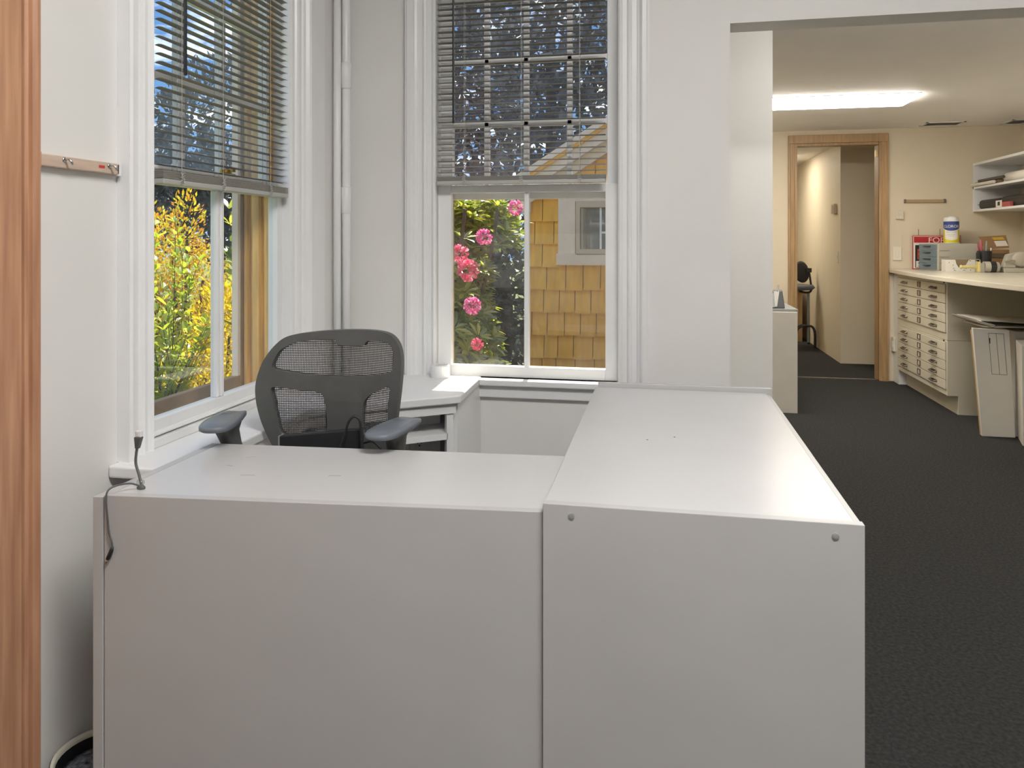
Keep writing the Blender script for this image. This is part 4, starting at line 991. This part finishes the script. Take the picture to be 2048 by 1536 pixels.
for ci, zc in enumerate(courses):
    x = -.985-random.uniform(0,.08)
    while x < -.17:
        wd = random.choice([.105,.118,.13,.145,.12])
        a, b = max(x,-.985), min(x+wd,-.172); x += wd
        if b-a < .02: continue
        z0 = zc+random.uniform(-.004,.004); z1 = zc+.1715+.015
        zlim = 1.49+.63*(b+.98)+.13
        if z0 > 1.49+.63*(a+.98)+.12: continue
        if a < WX1 and b > WX0+.01 and z1 > WZ0+.02 and z0 < WZ1-.03:
            b = min(b, WX0+.02)
            if b-a < .02: continue
        mb = MB().hexa([(a+.003,SYY-.018,z0),(b-.003,SYY-.018,z0),(b-.003,SYY+.012,z0),(a+.003,SYY+.012,z0)],
                       [(a+.003,SYY+.004,z1),(b-.003,SYY+.004,z1),(b-.003,SYY+.012,z1),(a+.003,SYY+.012,z1)])
        mb.build('shingle', M_SHINGLE, wl_)
# window in the shed
sw = MB()
sw.box(WX0,WX0+.135,SYY-.035,SYY+.012,WZ0,WZ1).box(WX0+.135,WX1,SYY-.035,SYY+.012,WZ1-.045,WZ1).box(WX0-.012,WX1,SYY-.045,SYY+.012,WZ0-.035,WZ0+.05)
sw = sw.build('shed_window', M_SHTRIM, sd_, bevel=.003)
MB().box(WX0+.135,WX0+.165,SYY-.045,SYY-.01,WZ0+.05,WZ1-.045).box(WX0+.165,WX1,SYY-.045,SYY-.01,WZ0+.05,WZ0+.085).box(WX0+.165,WX1,SYY-.045,SYY-.01,WZ1-.09,WZ1-.045).build('sash', mat('shed_sash',(0.62,0.50,0.38),0.6), sw)
MB().box(WX0+.129,WX0+.135,SYY-.038,SYY-.03,WZ0+.05,WZ1-.045).box(WX0+.165,WX0+.170,SYY-.047,SYY-.04,WZ0+.085,WZ1-.09).box(WX0+.135,WX1,SYY-.048,SYY-.03,WZ0+.045,WZ0+.05).box(WX0+.165,WX1,SYY-.047,SYY-.04,WZ1-.095,WZ1-.09).build('sash_bead', M_OUTBROWN, sw)
mdk = MB().box(WX0+.165,WX1,SYY-.028,SYY-.022,WZ0+.085,WZ1-.09)
m_, t_, b_ = principled('shed_glass'); b_.inputs['Base Color'].default_value = (0.20,0.20,0.18,1); b_.inputs['Roughness'].default_value = 0.03; b_.inputs['Specular IOR Level'].default_value = 0.9
mdk.build('pane', m_, sw)
MB().box(WX0+.21,WX0+.30,SYY-.020,SYY-.016,WZ0+.085,WZ1-.09).build('curtain', M_TRIM, sw)
MB().box(WX0+.31,WX0+.325,SYY-.034,SYY-.026,WZ0+.085,WZ1-.09).box(WX0+.325,WX1,SYY-.034,SYY-.026,WZ0+.20,WZ0+.215).build('muntin', M_TRIM, sw)
# rake boards, from the eave up to the right
def rake(name, z_hi, z_lo, y0, y1, m, x0=-1.06, x1=-.165):
    def zt(x): return z_hi+.63*(x+.386)
    def zb(x): return z_lo+.63*(x+.386)
    MB().hexa([(x0,y0,zb(x0)),(x1,y0,zb(x1)),(x1,y1,zb(x1)),(x0,y1,zb(x0))],[(x0,y0,zt(x0)),(x1,y0,zt(x1)),(x1,y1,zt(x1)),(x0,y1,zt(x0))]).build(name, m, sd_)
rake('roof_slab', 2.125, 2.075, SYY-.16, SYY+3.3, M_SHTRIM, -1.15)
rake('shingle_edge', 2.082, 2.045, SYY-.145, SYY-.02, M_SHINGLE, -1.13)
rake('rake_board', 2.050, 1.960, SYY-.12, SYY-.02, M_SHTRIM, -1.10)
rake('frieze_board', 1.962, 1.872, SYY-.06, SYY-.005, M_SHTRIM, -1.06)
MB().box(-1.10,-.96,SYY-.10,SYY-.01,1.43,1.52).build('eave_return', M_SHTRIM, sd_, bevel=.004)
MB().box(-.992,-.972,SYY-.012,SYY+.012,GZ,1.45).build('corner_board', M_SHINGLE, sd_)

# --- foliage helpers
def leaf_shape(L=1.0, W=.3, droop=.12, fold=.05):
    v = [(0,0,0),(-W*.32,.22*L,fold*.6),(0,.25*L,0),(W*.32,.22*L,fold*.6),(-W*.5,.55*L,fold-droop*.25),(0,.57*L,-droop*.3),(W*.5,.55*L,fold-droop*.25),(-W*.33,.82*L,fold*.6-droop*.6),(0,.84*L,-droop*.65),(W*.33,.82*L,fold*.6-droop*.6),(0,L,-droop)]
    f = [(0,2,1),(0,3,2),(1,2,5,4),(2,3,6,5),(4,5,8,7),(5,6,9,8),(7,8,10),(8,9,10)]
    return np.array(v), f
def simple_leaf(L=1.0, W=.5):
    return np.array([(0,0,0),(-W/2,.45*L,.06),(0,.5*L,0),(W/2,.45*L,.06),(0,L,-.08)]), [(0,2,1),(0,3,2),(1,2,4),(2,3,4)]
def frames(d, up):
    d = d/np.linalg.norm(d,axis=1,keepdims=True)
    x = np.cross(d, up); nx = np.linalg.norm(x,axis=1,keepdims=True); x = np.where(nx<1e-5,[[1,0,0]],x/np.maximum(nx,1e-5))
    z = np.cross(x, d)
    return x, d, z
def leaf_batch(name, pos, d, up, size, shape, m, parent):
    v, f = shape
    x, y, z = frames(d, up)
    V = pos[:,None,:]+size[:,None,None]*(v[None,:,0:1]*x[:,None,:]+v[None,:,1:2]*y[:,None,:]+v[None,:,2:3]*z[:,None,:])
    n, k = len(pos), len(v)
    off = OFF[parent.name]
    V = V.reshape(-1,3)-np.array(off)
    faces = [tuple(i+b*k for i in q) for b in range(n) for q in f]
    me = bpy.data.meshes.new(name); me.from_pydata(V.tolist(), [], faces); me.materials.append(m)
    o = bpy.data.objects.new(name, me); COL.objects.link(o); o.parent = parent; OFF[o.name] = off
    o['kind'] = 'stuff'
    return o
def leaf_parts(pos, d, up, size, shape, m, parent):
    v, f = shape
    me = bpy.data.meshes.new('leaf'); me.from_pydata(v.tolist(), [], f); me.materials.append(m)
    x, y, z = frames(d, up); off = OFF[parent.name]
    for i in range(len(pos)):
        o = bpy.data.objects.new('leaf', me); COL.objects.link(o); o.parent = parent
        M = Matrix(((x[i][0],y[i][0],z[i][0],0),(x[i][1],y[i][1],z[i][1],0),(x[i][2],y[i][2],z[i][2],0),(0,0,0,1)))
        o.matrix_basis = Matrix.Translation(Vector(pos[i])-off) @ M @ Matrix.Diagonal((size[i],size[i],size[i],1))
def visible(pos, win):
    # inside the wedge seen through a window opening from the camera: rank by distance
    ang = np.arctan2(pos[:,0], pos[:,1])
    return (ang > win[0]) & (ang < win[1]) & (pos[:,2] > .1)
def unit(n):
    q = rng.normal(size=(n,3)); return q/np.linalg.norm(q,axis=1,keepdims=True)
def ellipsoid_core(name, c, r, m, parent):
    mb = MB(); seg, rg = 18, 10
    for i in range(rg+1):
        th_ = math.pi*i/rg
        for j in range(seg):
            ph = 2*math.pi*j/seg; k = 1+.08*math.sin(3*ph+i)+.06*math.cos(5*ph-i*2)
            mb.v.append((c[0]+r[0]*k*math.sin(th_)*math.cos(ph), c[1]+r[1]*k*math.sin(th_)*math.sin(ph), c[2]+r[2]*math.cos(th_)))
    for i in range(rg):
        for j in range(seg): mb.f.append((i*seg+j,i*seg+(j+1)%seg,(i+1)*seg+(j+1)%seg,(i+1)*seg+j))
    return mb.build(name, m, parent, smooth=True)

ML_RHO = leafmat('rhododendron_leaf', [(.12,.18,.02),(.26,.33,.03),(.46,.48,.03),(.60,.58,.06)], .55, .30, .13)
ML_DARK = leafmat('dark_leaf', [(.012,.02,.012),(.02,.03,.018),(.03,.04,.025)], .35, .4, .05)
ML_TREE = leafmat('tree_leaf', [(.035,.04,.055),(.055,.06,.08),(.08,.085,.10)], .4, .5, .05)
ML_GOLD = leafmat('golden_leaf', [(.70,.26,.01),(.74,.45,.02),(.66,.55,.03),(.42,.46,.04)], .5, .5, .03)
ML_GREEN = leafmat('fresh_leaf', [(.26,.38,.02),(.42,.52,.03),(.58,.60,.06)], .55, .4, .06)
ML_YEL = leafmat('yellow_leaf', [(.72,.48,.01),(.82,.60,.01),(.66,.58,.02)], .55, .5, .03)

# rhododendron outside the back window
rh = thing('rhododendron', (-1.5,4.35,GZ), 'rhododendron bush with pink blossoms outside the back window', 'shrub')
n = 900
q = unit(n); q[:,2] = np.abs(q[:,2])*1.0-.15
rad = rng.uniform(.72,1.0,n)[:,None]
RC, RR = np.array([-1.55,4.35,.55]), np.array([.74,.60,1.28])
ctr = RC+q*rad*RR
q2 = unit(260); q2[:,2] = np.abs(q2[:,2])*1.1-.35
ctr = np.concatenate([ctr, np.array([-1.14,4.62,1.20])+q2*rng.uniform(.55,1.0,260)[:,None]*np.array([.36,.34,.42])]); q = np.concatenate([q,q2])
keep = (ctr[:,2] > GZ+.15) & (ctr[:,0] < -.185*ctr[:,1]-.02) & ((ctr[:,2] > 1.18) | (ctr[:,0] < (-.236+.04*np.clip(1-ctr[:,2],0,1))*ctr[:,1]))
ctr = ctr[keep]; axd = q[keep]*np.array([.7,.7,.6])+np.array([0,0,.75]); axd /= np.linalg.norm(axd,axis=1,keepdims=True)
pos, dd, up, sz = [], [], [], []
for c_, a_ in zip(ctr, axd):
    k = rng.integers(7,11); u0 = np.cross(a_,[0.3,.9,.2]); u0 /= np.linalg.norm(u0); v0 = np.cross(a_,u0)
    for j in range(k):
        ph = 2*math.pi*j/k+rng.uniform(-.25,.25); tl = rng.uniform(.15,.75)
        r_ = u0*math.cos(ph)+v0*math.sin(ph)
        dd.append(r_*math.cos(tl)+a_*math.sin(tl)); up.append(a_); pos.append(c_+r_*.008); sz.append(rng.uniform(.070,.105))
pos, dd, up, sz = map(np.array, (pos,dd,up,sz))
LS = leaf_shape(1,.30,.10,.04)
vis = visible(pos, (math.atan2(-.275,.966), math.atan2(-.180,.984)))
dist = np.where(vis, np.linalg.norm(pos,axis=1), 99); order = np.argsort(dist); near = order[:300]; far = order[300:]
leaf_parts(pos[near],dd[near],up[near],sz[near],LS,ML_RHO,rh)
leaf_batch('foliage',pos[far],dd[far],up[far],sz[far],LS,ML_RHO,rh)
ellipsoid_core('inner_shade', (-1.62,4.45,.35), (.50,.42,.95), mat('shaded_twigs',(0.012,0.014,0.012),0.95), rh)  # dark blob stands in for the shade inside the bush
mb = MB()
for k in range(9):
    a = 2*math.pi*k/9; mb.tube(spline([(-1.5,4.35,GZ),(-1.5+.2*math.cos(a),4.35+.15*math.sin(a),.2),(-1.5+.45*math.cos(a),4.35+.35*math.sin(a),.9),(-1.5+.55*math.cos(a),4.35+.42*math.sin(a),1.4)],4), .012, 6)
mb.build('stems', M_BARK, rh)
# blossoms
M_PINK = leafmat('pink_petal', [(.75,.10,.30),(.85,.22,.50),(.90,.45,.70)], .45, .5, .03)
M_PINK2 = leafmat('rose_petal', [(.80,.08,.22),(.85,.15,.30),(.90,.45,.55)], .45, .5, .03)
petal = np.array([(0,0,0),(-.28,.45,.10),(0,.5,.02),(.28,.45,.10),(-.24,.85,.02),(0,.9,-.02),(.24,.85,.02),(0,1.02,-.08)]); pf = [(0,2,1),(0,3,2),(1,2,5,4),(2,3,6,5),(4,5,7),(5,6,7)]
def truss(c, r, m):
    n = 110; q = unit(n); q[:,1] = -np.abs(q[:,1])*.9+.15
    P_ = np.array(c)+q*r*.60; U = np.cross(q, unit(n))
    o = leaf_batch('blossom', P_, q+unit(n)*.7, U, np.full(n, r*.52), (petal,pf), m, rh)
    if 'kind' in o: del o['kind']
    return o
for c_, r_, m_p in (((-.785,4.05,1.404),.042,M_PINK),((-.915,3.85,1.241),.044,M_PINK),((-1.035,3.80,1.150),.052,M_PINK2),((-.975,3.75,1.070),.058,M_PINK2),((-.950,3.74,.888),.046,M_PINK),((-.925,3.74,.690),.032,M_PINK2),((-1.30,3.80,1.30),.07,M_PINK),((-1.45,3.76,.95),.07,M_PINK2)):
    truss(c_, r_, m_p)

def crown(name, label, cat, base, lumps, count, size, m, trunk_r, shape=None, core=None, grp=None, up_bias=0.0, trunk_top=None):
    T = thing(name, base, label, cat, grp)
    pos, dd, sz = [], [], []
    vol = np.array([l[1][0]*l[1][1]*l[1][2] for l in lumps]); cnt = (count*vol**.67/np.sum(vol**.67)).astype(int)
    for (c_, r_), k in zip(lumps, cnt):
        q = unit(k)*rng.uniform(.45,1.05,k)[:,None]**.5
        pos.append(np.array(c_)+q*np.array(r_)); d_ = q+unit(k)*.8+np.array([0,0,up_bias]); dd.append(d_); sz.append(rng.uniform(.7,1.3,k)*size)
    pos, dd, sz = np.concatenate(pos), np.concatenate(dd), np.concatenate(sz)
    ok = pos[:,2] > GZ+.02
    pos, dd, sz = pos[ok], dd[ok], sz[ok]
    leaf_batch('foliage', pos, dd, unit(len(pos)), sz, shape or simple_leaf(), m, T)
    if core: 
        for c_, r_ in [l for l in lumps if min(l[1]) > .2]: ellipsoid_core('crown_shade', c_, [x*.48 for x in r_], core, T)  # dark blobs paint the shade within dense crowns
    tt = trunk_top or (lumps[0][0])
    mb = MB().tube(spline([base,(base[0]*.7+tt[0]*.3+.03,base[1]*.7+tt[1]*.3,base[2]*.6+tt[2]*.4),tt],4), [trunk_r*(1-.06*i) for i in range(9)], 8)
    for (c_, r_) in lumps[1:]: mb.tube([( (base[0]+tt[0])/2,(base[1]+tt[1])/2,(base[2]+tt[2])/2),c_], [trunk_r*.5,trunk_r*.25], 6)
    mb.build('trunk', M_BARK, T)
    return T
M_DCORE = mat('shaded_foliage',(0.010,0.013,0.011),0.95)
# dark hedge behind the rhododendron
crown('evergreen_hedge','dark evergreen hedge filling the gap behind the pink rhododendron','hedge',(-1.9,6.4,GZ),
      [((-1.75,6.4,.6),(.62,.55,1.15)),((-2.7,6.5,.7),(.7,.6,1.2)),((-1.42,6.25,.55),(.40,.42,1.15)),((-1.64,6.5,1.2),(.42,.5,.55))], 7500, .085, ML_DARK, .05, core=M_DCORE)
# tall trees
def tall_tree(x,y,h,r,label,count=4200,core=None):
    b = GZ
    L = [((x,y,h*.62),(r*.75,r*.75,h*.36))]
    for k in range(6):
        a = 2*math.pi*k/6+x; L.append(((x+r*.55*math.cos(a),y+r*.55*math.sin(a),h*(.32+.09*(k%4))),(r*.55,r*.55,h*.2)))
    crown('shade_tree',label,'tree',(x,y,b),L,count,.24,ML_TREE,.16,core=core,grp='tall trees around the yard')
tall_tree(-2.2,15.0,11.0,2.8,'tall dark tree directly behind the hedge in the back window',6500)
tall_tree(-5.4,14.0,10.0,2.6,'tall dark tree left of the one behind the hedge',5500)
tall_tree(0.9,17.0,12.0,2.8,'tall dark tree rising behind the shingled outbuilding',5500)
tall_tree(-11.6,18.2,6.3,2.2,'dark rounded tree under the blue sky in the left window',5500)
tall_tree(-15.6,17.6,4.6,2.3,'lower dark tree at the left edge of the left window',4500)
tall_tree(-8.4,18.5,8.6,2.2,'dark tree nearest the ochre jamb in the left window',5000)
tall_tree(-18.5,24.0,5.4,3.0,'distant dark tree between the yard trees',3500)
# golden shrub
crown('golden_shrub','golden orange conical shrub outside the left window','shrub',(-2.95,4.25,GZ),
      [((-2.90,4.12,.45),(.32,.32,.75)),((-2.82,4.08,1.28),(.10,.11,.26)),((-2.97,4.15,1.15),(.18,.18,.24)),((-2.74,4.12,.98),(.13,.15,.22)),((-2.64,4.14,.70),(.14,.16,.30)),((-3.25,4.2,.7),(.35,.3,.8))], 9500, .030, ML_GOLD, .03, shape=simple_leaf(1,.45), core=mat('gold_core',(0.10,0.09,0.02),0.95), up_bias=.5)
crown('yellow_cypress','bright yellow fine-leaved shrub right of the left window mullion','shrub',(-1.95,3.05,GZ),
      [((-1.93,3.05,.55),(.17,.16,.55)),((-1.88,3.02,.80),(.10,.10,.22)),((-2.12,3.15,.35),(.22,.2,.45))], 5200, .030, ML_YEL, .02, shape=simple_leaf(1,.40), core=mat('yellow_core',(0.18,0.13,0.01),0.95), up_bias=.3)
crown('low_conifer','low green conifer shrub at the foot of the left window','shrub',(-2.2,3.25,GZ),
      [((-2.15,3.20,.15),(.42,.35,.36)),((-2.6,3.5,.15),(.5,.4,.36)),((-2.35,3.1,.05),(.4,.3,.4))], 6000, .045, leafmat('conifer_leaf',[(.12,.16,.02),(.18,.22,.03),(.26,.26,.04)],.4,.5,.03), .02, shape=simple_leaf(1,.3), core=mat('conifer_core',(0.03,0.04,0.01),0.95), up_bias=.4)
# leafy branches with leaf pairs
def branchy(name, label, base, tips, step, size, m, wid=.45, nparts=220, win=(-.64,-.50)):
    T = thing(name, base, label, 'shrub')
    mb = MB(); pos, dd, up, sz = [], [], [], []
    for tp_, bend in tips:
        b_ = Vector(base); t_ = Vector(tp_); mid = (b_+t_)/2+Vector(bend)
        sp = spline([b_,mid,t_],10)
        mb.tube(sp, [.004*(1-.8*i/(len(sp)-1)) for i in range(len(sp))], 5)
        L = 0
        for i in range(1,len(sp)):
            seg = sp[i]-sp[i-1]; L += seg.length
            if i < 4: continue
            k = max(1,int(seg.length/step))
            for j in range(k):
                p = sp[i-1]+seg*(j/k); tdir = seg.normalized()
                for s in (-1,1):
                    sd2 = tdir.cross(Vector((rng.uniform(-.5,.5),rng.uniform(-.5,.5),1))).normalized()*s
                    d_ = (sd2*.8+tdir*.5+Vector((0,0,.35+rng.uniform(-.3,.3))))
                    pos.append(tuple(p)); dd.append(tuple(d_)); up.append((rng.uniform(-.4,.4),rng.uniform(-.4,.4),1)); sz.append(size*rng.uniform(.7,1.25))
    mb.build('branches', M_BARK, T)
    pos, dd, up, sz = map(np.array,(pos,dd,up,sz))
    vis = visible(pos, win); order = np.argsort(np.where(vis,np.linalg.norm(pos,axis=1),99))
    near, far = order[:nparts], order[nparts:]
    sh_ = leaf_shape(1,wid,.12,.05)
    leaf_parts(pos[near],dd[near],up[near],sz[near],sh_,m,T)
    if len(far): leaf_batch('foliage',pos[far],dd[far],up[far],sz[far],sh_,m,T)
    return T
tips = []
for k in range(46):
    tips.append(((-2.12+rng.uniform(-.30,.12), 2.90+rng.uniform(-.25,.25), rng.uniform(.74,1.36)),(rng.uniform(-.12,.12),rng.uniform(-.1,.1),.15)))
for k in range(9):
    tips.append(((-1.90+rng.uniform(-.06,.05), 2.88+rng.uniform(-.1,.1), rng.uniform(.72,1.02)),(-.08,0,.12)))
branchy('leafy_shrub','light green shrub with arching leafy branches outside the left window',(-2.18,2.92,GZ),tips,.030,.047,ML_GREEN,.5,300)
tips = [((-1.74+rng.uniform(-.05,.07), 2.82+rng.uniform(-.06,.08), z),(.04,0,.05)) for z in (1.02,1.10,1.16,1.22,1.30,1.40,.95)]
branchy('broadleaf_shrub','broad-leaved yellow-green shrub between mullion and ochre jamb',(-1.80,2.92,GZ),tips,.075,.085,ML_RHO,.42,140)
# pale stone bench
sb = thing('stone_bench', (-2.75,3.5,GZ), 'pale stone bench slab among the shrubs outside the left window', 'bench')
MB().prism([(-3.3,3.25),(-2.43,3.22),(-2.45,3.56),(-3.3,3.62)], .50, .55).build('seat_slab', M_STONE, sb, bevel=.008)
for x in (-3.15,-2.75): MB().box(x,x+.12,3.30,3.54,GZ,.50).build('support', M_STONE, sb, bevel=.006)
